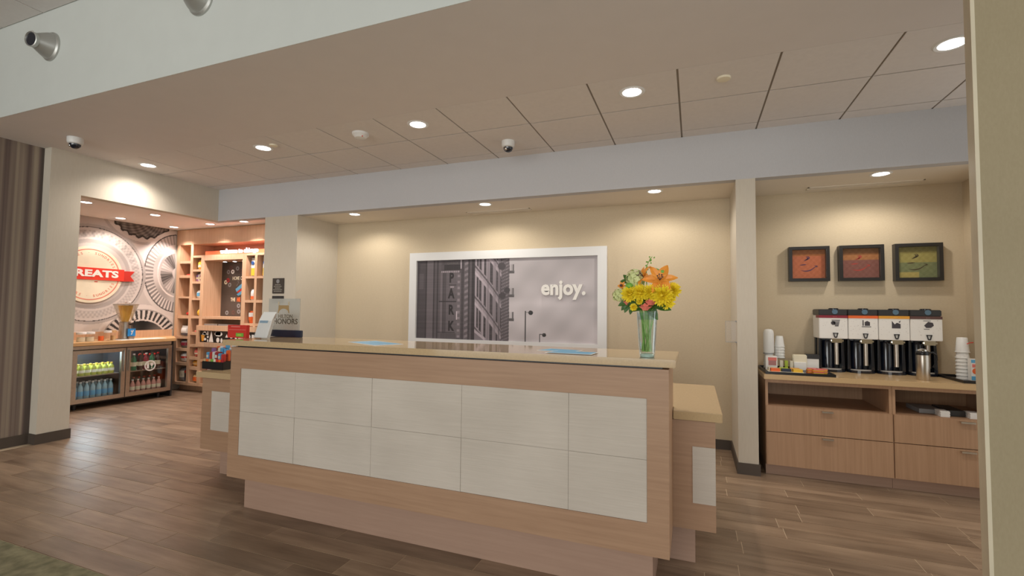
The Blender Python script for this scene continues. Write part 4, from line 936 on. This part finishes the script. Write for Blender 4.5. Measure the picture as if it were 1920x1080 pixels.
tag(MB().prism([(XM + .002, 4.965), (XF - .03, 4.965), (XF - .03, 4.99), (XM + .1, 5.27), (XM + .002, 5.27)], 'z', 0, KZ - .046).build('filler_panel', 'dark', org=(-7.8, 5.2, 0)), 'dark filler panel between the cooler and the snack shelf', 'panel')
co = thing('glass_door_cooler', 'low two-door stainless glass-front drinks cooler under the market counter', 'cooler', (-7.78, 4.32, 0))
CY0, CY1, CYM = 3.70, 4.95, 4.325
b = MB(); b.box(XM + .03, XF - .05, CY0, CY0 + .03, .07, .835); b.box(XM + .03, XF - .05, CY1 - .03, CY1, .07, .835); b.box(XM + .03, XM + .06, CY0, CY1, .07, .835); b.box(XM + .03, XF - .05, CY0, CY1, .07, .11); b.box(XM + .03, XF - .05, CY0, CY1, .78, .835); b.box(XM + .06, XF - .05, CYM - .012, CYM + .012, .11, .78)
b.build('cabinet_body', 'black', co)
MB().box(XF - .05, XF - .02, CY0, CY1, .795, .838).build('top_trim', 'steel', co)
for y in (CY0 + .1, CY1 - .1):
    MB().cyl((XF - .12, y, 0), .02, .07, 12).build('leg', 'dark', co)
for side in (0, 1):
    a_, b_ = (CY0, CYM - .004) if side == 0 else (CYM + .004, CY1)
    d = MB(); fw = .055
    d.box(XF - .045, XF, a_, b_, .735, .785); d.box(XF - .045, XF, a_, b_, .095, .15); d.box(XF - .045, XF, a_, a_ + fw, .15, .735); d.box(XF - .045, XF, b_ - fw, b_, .15, .735)
    dr = d.build('door', 'steel', co, bevel=.003)
    MB().box(XF - .026, XF - .02, a_ + fw, b_ - fw, .15, .735).build('pane', 'pane', dr)
    hy = b_ - .028 if side == 0 else a_ + .028
    MB().box(XF, XF + .03, hy - .009, hy + .009, .46, .76).build('handle', 'steel', dr, bevel=.004)
    for z in (.43,):
        MB().box(XM + .07, XF - .06, a_ + .035, b_ - .035, z, z + .01).build('shelf', 'steel', co)
em = MB(); em.lathe([(.062, .0), (.077, 0.001), (.078, .003), (.062, .003), (.062, 0)], (XF - .019, 4.655, .50), 32, axis=(1, 0, 0), closed=False)
emo = em.build('emblem', 'paper', co, label='white ring emblem with bottle and glass on the right door')
b = MB(); b.prism([(4.61, .46), (4.64, .46), (4.64, .51), (4.632, .525), (4.632, .545), (4.618, .545), (4.618, .525), (4.61, .51)], 'x', XF - .018, XF - .016)
b.prism([(4.655, .535), (4.70, .535), (4.692, .498), (4.681, .49), (4.681, .462), (4.692, .456), (4.664, .456), (4.675, .462), (4.675, .49), (4.663, .498)], 'x', XF - .018, XF - .016)
b.build('emblem', 'paper', co)
MB().box(XM + .065, XM + .075, 3.76, 3.80, .55, .76).build('light_tube', 'coolglow', co)
MB().box(XM + .065, XM + .075, 3.90, 3.93, .55, .76).build('light_tube', 'coolglow', co)
il = area_light('cooler_glow', (0, 0, 0), (0, 0, 0), .35, .4, 12, (.66, .86, 1.0)); il.parent = co; il.location = Vector((-7.8, 4.02, .775)) - Vector(co.location); il.rotation_euler = (0, 0, 0)
il = area_light('cooler_glow', (0, 0, 0), (0, 0, 0), .35, .4, 2.2, (1.0, .93, .85)); il.parent = co; il.location = Vector((-7.8, 4.63, .775)) - Vector(co.location); il.rotation_euler = (0, 0, 0)
def bottle(mbody, mcap, label, group, h=.2, r=.03):
    t = thing('drink_bottle', label, 'bottle', (0, 0, -5), group, local=True)
    MB().lathe([(r * .9, 0), (r, .006), (r, h * .62), (r * .8, h * .74), (r * .42, h * .86), (r * .42, h * .93)], (0, 0, 0), 14).build('body', mbody, t, smooth=True)
    MB().lathe([(r * .47, h * .92), (r * .47, h), (r * .4, h)], (0, 0, 0), 12).build('cap', mcap, t)
    MB().lathe([(r * 1.02, h * .25), (r * 1.02, h * .5)], (0, 0, 0), 14, closed=False).build('label', 'cream' if mbody != 'waterbot' else 'blue', t)
    return t
M['waterbot'] = mat('clear_bottle_plastic', C(150, 186, 200), 0.15, spec=.8)
M['greenbot'] = mat('yellow_green_drink', C(178, 176, 70), 0.2, spec=.7)
M['darkbot'] = mat('cola_bottle', C(60, 34, 34), 0.15, spec=.8); M['redbot'] = mat('berry_drink', C(168, 60, 76), 0.2, spec=.7); M['tealbot'] = mat('teal_drink', C(40, 130, 96), 0.2); M['orangebot'] = mat('orange_drink', C(226, 110, 40), 0.2); M['palebot'] = mat('peach_drink', C(206, 150, 140), .25)
ORDN = ['leftmost', 'second from left', 'third from left', 'middle', 'fifth from left', 'sixth from left', 'rightmost']
def rowof(proto, pts, what, where, rows):
    for k, (x, y, z) in enumerate(pts):
        lab = '%s %s in the %s %s' % (ORDN[k % 7], what, rows[k // 7], where)
        if k == 0: proto.location = (x, y, z); proto['label'] = lab
        else: dup(proto, (x, y, z), lab)
LG = 'bottles in the cooler'
rowof(bottle('greenbot', 'yellow', 'yellow-green drink bottle on the upper shelf behind the left cooler door', 'yellow drinks in the left cooler half', .15, .031), [(XF - .11 - .075 * r_, 3.785 + .07 * k, .441) for r_ in range(2) for k in range(7)], 'yellow-green bottle', 'row, upper shelf of left cooler half', ('front', 'back'))
rowof(bottle('waterbot', 'white', 'clear water bottle on the bottom behind the left cooler door', 'water bottles in the left cooler half', .25, .031), [(XF - .11 - .075 * r_, 3.785 + .07 * k, .111) for r_ in range(2) for k in range(7)], 'clear water bottle', 'row, bottom of left cooler half', ('front', 'back'))
for k, (mb_, lab) in enumerate((('orangebot', 'orange drink bottle leftmost on the right upper cooler shelf'), ('tealbot', 'teal green drink bottle on the right upper cooler shelf'), ('darkbot', 'dark cola bottle behind the emblem on the right cooler door'), ('redbot', 'berry red drink bottle right of the cooler door emblem'), ('tealbot', 'second teal drink bottle, near the right of the upper shelf'), ('darkbot', 'dark cola bottle at the right end of the upper shelf'))):
    bt = bottle(mb_, ('white', 'white', 'red', 'white', 'black', 'red')[k], lab, None, .24, .032); bt.location = (XF - .12, 4.41 + .083 * k, .441)
rowof(bottle('palebot', 'white', 'peach', 'peach drinks in the right cooler half', .2, .03), [(XF - .11, 4.41 + .072 * k, .111) for k in range(7)], 'peach bottle', 'row, bottom of right cooler half', ('front',))
rowof(bottle('darkbot', 'red', 'dark cola bottle in the back row behind the right cooler door', 'back-row cola in the right cooler half', .22, .03), [(XF - .21, 4.41 + .072 * k, .111) for k in range(7)] + [(XF - .22, 4.41 + .072 * k, .441) for k in range(7)], 'dark cola bottle', 'row of right cooler half', ('lower back', 'upper back'))
# counter-top things
dsp = thing('juice_dispenser', 'conical juice dispenser with steel base and black tap on the market counter', 'dispenser', (-7.72, 4.415, KZ))
c = (-7.72, 4.415, KZ)
MB().lathe([(.10, 0), (.10, .012), (.075, .02), (.068, .2), (.07, .25), (.055, .262)], c, 28).build('base', 'steel', dsp, smooth=True)
MB().lathe([(.06, .255), (.075, .28), (.145, .50), (.148, .505), (.143, .50), (.072, .285), (.055, .262)], c, 28, closed=False).build('hopper', glass('smoky_plastic', (.95, .94, .90, 1), .08), dsp, smooth=True)
MB().lathe([(.045, .262), (.05, .30), (.088, .49), (.08, .495)], c, 24).build('juice', 'juice', dsp, smooth=True)
MB().lathe([(.15, .503), (.152, .512), (.06, .522), (.02, .53)], c, 28).build('lid', 'steel', dsp, smooth=True)
for y in (-.02, .03): MB().ball((c[0] + .03, c[1] + y, KZ + .535), .012).build('knob', 'chrome', dsp, smooth=True)
MB().tube([(c[0] + .06, 4.44, KZ + .22), (c[0] + .12, 4.46, KZ + .22), (c[0] + .125, 4.465, KZ + .18)], .014, 8).build('tap', 'black', dsp, smooth=True)
MB().tube([(c[0] + .12, 4.46, KZ + .22), (c[0] + .12, 4.47, KZ + .27)], .012, 8).build('tap_lever', 'black', dsp)
MB().ball((c[0] + .12, 4.47, KZ + .285), .014).build('tap_knob', 'chrome', dsp, smooth=True)
cs = thing('card_sign', 'small sky-blue card sign with white figure before the juice dispenser', 'sign', (-7.6, 4.44, KZ))
MB().box(-7.603, -7.598, 4.385, 4.485, KZ + .05, KZ + .16).build('card', 'sky_blue', cs); MB().box(-7.62, -7.59, 4.40, 4.47, KZ, KZ + .052).build('stand', 'steel', cs)
b = MB(); b.prism([(4.425, KZ + .075), (4.45, KZ + .14), (4.46, KZ + .137), (4.437, KZ + .073)], 'x', -7.598, -7.5965); b.prism([(4.42, KZ + .13), (4.432, KZ + .135), (4.447, KZ + .105), (4.437, KZ + .1)], 'x', -7.598, -7.5965); b.build('figure', 'paper', cs)
def jar(label, y, h, r, lid, fill, x=-7.68):
    t = thing('glass_jar', label, 'jar', (x, y, KZ))
    MB().lathe([(r * .95, 0), (r, .005), (r, h - .01), (r * .92, h)], (x, y, KZ), 20).build('glass', 'acrylic', t, smooth=True)
    if fill: MB().lathe([(r * .9, .004), (r * .9, h * .6)], (x, y, KZ), 18).build('contents', fill, t, smooth=True)
    if lid: MB().lathe([(r * 1.06, h), (r * 1.06, h + .025), (r, h + .03)], (x, y, KZ), 20).build('lid', lid, t, smooth=True)
jar('clear jar with broad white lid at the left end of market counter', 3.87, .10, .05, 'white', 'cream'); jar('second white-lidded jar beside the left-end jar', 3.97, .10, .05, 'white', 'cream')
jar('tall clear glass cylinder between the lidded jars and the orange jar', 4.03, .17, .036, None, None); jar('jar of orange fruit left of the juice dispenser', 4.10, .11, .034, None, 'orange')
jar('clear jar with white foam lid just left of the dispenser', 4.18, .11, .042, 'white', None); jar('small tan-topped jar tight against the dispenser', 4.27, .11, .034, 'tan', 'tan', -7.72)
tag(MB().box(-7.70, -7.50, 4.25, 4.86, KZ, KZ + .006).build('paper_mat', 'paper', org=(-7.6, 4.55, KZ)), 'white paper mat under the juice dispenser on the market counter', 'mat')

# ================================================================ MARKET: SNACK SHELF
sh = thing('snack_shelf', 'tall oak snack shelving wall with cubbies and lit welcome sign', 'shelving', (-6.7, 5.5, 0))
SYB = 5.66
def sbox(name, x0, x1, z0, z1, y0=YS, y1=SYB, m='oak_shelf', bevel=0.0): return MB().box(x0, x1, y0, y1, z0, z1).build(name, m, sh, bevel=bevel)
sbox('plinth', -8.02, -5.3, 0, .105, YS + .12)
sbox('back_panel', -8.05, -5.25, .105, 2.64, SYB, SYB + .02, m=mat('oak_back_panel', C(176, 134, 104), .6))
sbox('fascia_board', -8.05, -5.25, 2.395, 2.645)
sbox('bottom_board', -8.03, -5.3, .105, .15)
for x0, x1, z0, z1 in ((-8.03, -7.96, .15, 2.395), (-7.70, -7.64, .15, 2.395), (-7.45, -7.38, .15, 2.21), (-6.53, -6.45, .15, 2.21), (-6.27, -6.22, .15, 2.175), (-5.98, -5.93, .15, 2.175), (-5.35, -5.3, .15, 2.395)):
    sbox('upright', x0, x1, z0, z1, YS - .002)
for z0, z1 in ((2.085, 2.125), (1.848, 1.893), (1.512, 1.542), (1.181, 1.23), (.85, .89), (.65, .698), (.418, .466)): sbox('shelf_board', -7.96, -7.70, z0, z1)
for z0, z1 in ((1.947, 1.983), (1.751, 1.788), (1.484, 1.513), (1.186, 1.226), (.918, .963), (.725, .765), (.52, .567), (.359, .41)): sbox('shelf_board', -7.64, -7.45, z0, z1)
sbox('shelf_board', -7.64, -5.35, 2.175, 2.21)
sbox('shelf_board', -7.38, -6.53, 1.182, 1.222)
sbox('top_board', -7.38, -6.53, 2.125, 2.175)
for z0, z1 in ((1.818, 1.852), (1.448, 1.488), (1.09, 1.131)):
    sbox('shelf_board', -6.45, -6.27, z0, z1); sbox('shelf_board', -6.22, -5.98, z0, z1); sbox('shelf_board', -5.93, -5.35, z0, z1)
# bin with printed front
sbox('bin_rail', -7.45, -6.0, 1.0, 1.08, YS - .04); sbox('bin_rail', -7.45, -6.0, .742, .81, YS - .04); sbox('bin_end', -7.45, -7.395, .81, 1.0, YS - .04)
sbox('bin_panel', -7.395, -6.0, .81, 1.0, YS - .01, YS + .01, m='black')
b = MB(); yb = YS - .0125
def rect(x0, x1, z0, z1): b.box(x0, x1, yb, yb + .003, z0, z1)
def ell(cx, cz, rx, rz, n=16): b.prism([(cx + rx * math.cos(2 * PI * k / n), cz + rz * math.sin(2 * PI * k / n)) for k in range(n)], 'y', yb, yb + .003)
def tri(*p): b.prism(list(p), 'y', yb, yb + .003)
tri((-7.19, .82), (-7.09, .82), (-7.12, .93), (-7.14, .99), (-7.16, .93)); ell(-7.29, .955, .035, .03); tri((-7.34, .93), (-7.24, .935), (-7.25, .96), (-7.33, .965)); ell(-7.28, .86, .03, .022)
rect(-7.23, -7.205, .82, .86); rect(-7.235, -7.20, .88, .915); rect(-7.23, -7.21, .93, .985); ell(-6.98, .95, .085, .038); rect(-7.05, -6.93, .93, .985); ell(-6.99, .855, .035, .04); ell(-6.91, .85, .022, .038); tri((-6.83, .9), (-6.80, .95), (-6.77, .9)); ell(-6.70, .93, .04, .04); rect(-6.62, -6.58, .83, .97); ell(-6.5, .9, .05, .05); rect(-6.43, -6.38, .83, .95); ell(-6.33, .93, .035, .03); rect(-6.27, -6.22, .84, .96); ell(-6.15, .9, .04, .04)
b.build('bin_print', 'paper', sh)
b = MB(); yb = YS - .0128; tri((-7.37, .93), (-7.29, .92), (-7.31, .83), (-7.355, .83)); b.build('bin_print', 'amber', sh)
# glowing sign band
MB().box(-7.50, -5.37, YS + .10, YS + .115, 2.222, 2.285).build('orange_band', 'signor', sh)
text_mb('welcome to chicago', .112, (-6.665, YS + .05, 2.262), XR, ZU, .02, .0005, spacing=1.0, sx=.90).build('lit_lettering', 'signlit', sh, label='white glowing words welcome to chicago')
bl = area_light('sign_glow', (0, 0, 0), (0, 0, 0), 1.5, .1, 1.6, (1, .55, .55)); bl.parent = sh; bl.location = Vector((-6.5, YS + .13, 2.38)) - Vector(sh.location)
# dark board with print
sbox('menu_board', -7.375, -6.535, 1.225, 2.12, SYB - .03, SYB - .004, m='board')
yb = SYB - .033
def bring(x, z, r, m):
    q = MB().lathe([(r, 0), (r, -.003), (r * .45, -.003), (r * .45, 0)], (x, yb + .003, z), 18, axis=(0, 1, 0), closed=False); q.build('ring_print', m, sh)
def B4(px, py):   # board coordinates
    return (-7.38 + (px - 560) / 250.0 * .50, 2.10 - (py - 500) / 580.0 * 1.0)
for (px, py, m) in ((645, 548, 'brown'), (738, 560, 'grey'), (612, 607, 'grey'), (672, 605, 'paper'), (790, 600, 'brown'), (610, 725, 'crimson'), (580, 752, 'cream'), (636, 790, 'grey'), (770, 1085, 'grey'), (700, 1180, 'brown'), (610, 1185, 'grey'), (775, 1165, 'grey')):
    x, z = (-7.30 + (px - 565) / 245.0 * .40, 2.06 - (py - 520) / 700.0 * .82); bring(x, z, .036, m)
def bx_(px, py): return (-7.30 + (px - 565) / 245.0 * .40, 2.06 - (py - 520) / 700.0 * .82)
x, z = bx_(742, 700); text_mb('HOME O', .082, (x, yb + .001, z), XR, ZU, .001, .001, sx=.7).build('lettering', 'cream', sh)
x, z = bx_(690, 1000); text_mb('THE', .082, (x, yb + .001, z), XR, ZU, .001, .002, sx=.7).build('lettering', 'cream', sh)
x, z = bx_(768, 1000); text_mb('HE', .09, (x, yb + .001, z), XR, ZU, .001, .005, sx=.7).build('lettering', 'orange', sh)
for (p, m) in (([(720, 850), (810, 770), (880, 730), (890, 790), (810, 830), (735, 892)], 'blue'), ([(740, 890), (810, 835), (890, 800), (890, 835), (815, 868), (752, 905)], 'red'), ([(738, 925), (810, 870), (890, 840), (890, 890), (810, 920), (760, 945)], 'blue')):
    MB().prism([bx_(*q) for q in p], 'y', yb, yb + .003).build('flag_print', m, sh)
MB().tube([Vector((*bx_(750, 735), 0)).xzy + Vector((0, yb, 0)) * 1 for _ in (0,)] + [Vector((bx_(762, 760)[0], yb, bx_(762, 760)[1])), Vector((bx_(735, 810)[0], yb, bx_(735, 810)[1]))], .003, 6).build('line_print', 'grey', sh)
for k, x in enumerate((-7.12, -6.90, -6.69)):
    t = thing('shelf_puck_light', ('left', 'middle', 'right')[k] + ' small round spotlight over the dark menu board', 'light', (x, YS + .2, 2.125), 'spotlights above the menu board')
    MB().lathe([(.036, 0), (.036, -.012), (.03, -.016)], (x, YS + .16, 2.124), 20).build('housing', 'steel', t, smooth=True)
    MB().lathe([(.001, -.0175), (.029, -.0168)], (x, YS + .16, 2.124), 20, closed=False).build('lens', 'lens_s', t)
    spot('bulb', t, (x, YS + .16, 2.095), 2.2, (1, .9, .8), 100, .6, .02)
# magazines
for k, x in enumerate((-7.22, -6.90)):
    t = thing('magazine', ('flat grey magazine at the left of the low magazine shelf', 'flat grey magazine right of the other on the magazine shelf')[k], 'magazine', (x, YS + .15, 1.09))
    MB().box(x - .15, x + .14, YS + .03, YS + .22, 1.081, 1.10).build('pages', 'grey', t); MB().box(x - .15, x + .14, YS + .03, YS + .22, 1.10, 1.104).build('cover', ('cream', 'grey')[k], t)
# goods
def bag(label, x, z, w, h, m1, m2=None, d=.07, y=None, band=(.0, .35), m3=None):
    y = y or YS + .07; t = thing('snack_bag', label, 'snack bag', (x, y, z)); b = MB(); n = 6; vs = []; fs = []
    for j in range(n + 1):
        tz = j / n; bul = math.sin(PI * tz) ** .5 * d / 2 + .002; wz = w / 2 * (1 - .1 * math.sin(PI * tz))
        ring = [(-1, 0), (-.6, -.85), (0, -1), (.6, -.85), (1, 0), (.6, .85), (0, 1), (-.6, .85)]
        for a_, c_ in ring: vs.append((x + a_ * wz, y + c_ * bul, z + h * tz))
    for j in range(n):
        for i in range(8): fs.append((j * 8 + i, j * 8 + (i + 1) % 8, (j + 1) * 8 + (i + 1) % 8, (j + 1) * 8 + i))
    fs.append(tuple(range(8))); fs.append(tuple(range(n * 8, n * 8 + 8)))
    b.add(vs, fs); b.build('pouch', m1, t, smooth=True)
    if m2:
        b = MB(); z0, z1 = z + h * band[0], z + h * band[1]; b.add([(x + math.sin(q) * w * .455, y - math.cos(q) * (d / 2 + .004), zz) for zz in (z0 + .004, z1) for q in np.linspace(-1.2, 1.2, 7)], [(k, k + 1, k + 8, k + 7) for k in range(6)])
        b.build('label', m2, t, smooth=True)
    if m3: MB().cyl((x, y - d / 2 - .006, z + h * .72), w * .2, .002, 14, axis=(0, 1, 0)).build('logo', m3, t)
    return t
def pack(label, x, z, w, h, m1, m2=None, d=.06, y=None):
    y = y or YS + .08; t = thing('snack_box', label, 'snack box', (x, y, z)); MB().box(x - w / 2, x + w / 2, y - d / 2, y + d / 2, z, z + h).build('carton', m1, t, bevel=.004)
    if m2: MB().box(x - w * .38, x + w * .38, y - d / 2 - .0015, y - d / 2 + .001, z + h * .3, z + h * .75).build('label', m2, t)
    return t
# first column (left)
pack('red snack box in the top left cubby', -7.76, 2.125, .09, .045, 'red', 'pink'); pack('flat red snack box, second cubby down in the left column', -7.80, 1.893, .12, .022, 'red')
bag('red snack bag in the left column below the empty cubby', -7.77, 1.23, .10, .06, 'red', d=.1)
bag('white and charcoal striped snack bag, left column', -7.83, .89, .22, .17, 'white', 'charprint', .12, band=(.1, .3)); pack('black snack box behind the striped bag, left column', -7.84, .89, .2, .24, 'black', None, .05, YS + .2)
bag('grey and maroon snack bag, left column', -7.83, .698, .2, .13, 'grey', 'maroon', .12, band=(.3, .7)); bag('white snack bag with red mark, left column low', -7.82, .466, .2, .16, 'white', 'red', .12, band=(.4, .62)); pack('black snack box behind the white bag, left column low', -7.84, .466, .2, .17, 'black', None, .05, YS + .2)
bag('grey patterned snack bag in the bottom left cubby', -7.87, .15, .13, .22, 'grey', 'cream', .1, band=(.3, .8)); bag('black snack bag with red logo in the bottom left cubby', -7.75, .15, .11, .23, 'black', 'charprint', .09, band=(.1, .3), m3='red')
# second column
bag('yellow chips bag in the second column top cubby', -7.535, 1.983, .13, .16, 'yellow', 'cream', .08, band=(.2, .5))
for k in range(4): bag(('purple', 'white', 'maroon', 'pink')[k] + ' small snack packet in the mixed cubby, second column', -7.61 + .043 * k, 1.788, .05, .12 + .01 * (k % 2), ('purple', 'white', 'maroon', 'pink')[k], 'cream', .05, band=(.3, .6))
bag('blue and white snack bag, second column', -7.55, 1.513, .10, .13, 'white', 'blue', .08, band=(.25, .7)); bag('yellow snack bag leaning in the second column', -7.51, 1.226, .1, .11, 'yellow', None, .1)
bag('pink snack packet lying low in the second column', -7.54, .963, .15, .03, 'pink', None, .1); bag('small red snack packet in the narrow second-column cubby', -7.51, .765, .07, .05, 'red', None, .08)
bag('peach snack bag, second column low', -7.53, .567, .14, .13, 'pink', 'cream', .09, band=(.3, .5)); bag('tan snack bag, second column lower still', -7.55, .41, .15, .10, 'amber', 'tan', .1, band=(.3, .6)); bag('orange-tan snack bag at the bottom of the second column', -7.54, .15, .15, .13, 'tan', 'orange', .1, band=(.2, .7))
# right columns
for k, x in enumerate((-6.345, -6.10)): bag(('left', 'right')[k] + ' one of two yellow snack bags with white tops and blue birds', x, 1.852, .15, .29, 'white', 'yellow', .08, band=(.03, .44), m3='bird_blue')
bag('white and orange snack bag in the right column middle', -6.35, 1.488, .10, .17, 'white', 'orange', .08, band=(.05, .35)); bag('round orange and white snack bag, right column low', -6.36, 1.131, .13, .19, 'orange', 'white', .1, band=(.5, .85))
bag('blue snack bag in the far right cubby', -6.10, 1.488, .1, .15, 'blue', 'cream', .08, band=(.2, .5))
for k in range(4): pack(('crimson', 'blue', 'cream', 'orange')[k] + ' boxed snack below the printed bin', -7.25 + .22 * k, .15, .16, .3, ('crimson', 'blue', 'cream', 'orange')[k], 'white', .1, YS + .12)
sbox('shelf_board', -7.38, -6.53, .5, .54)
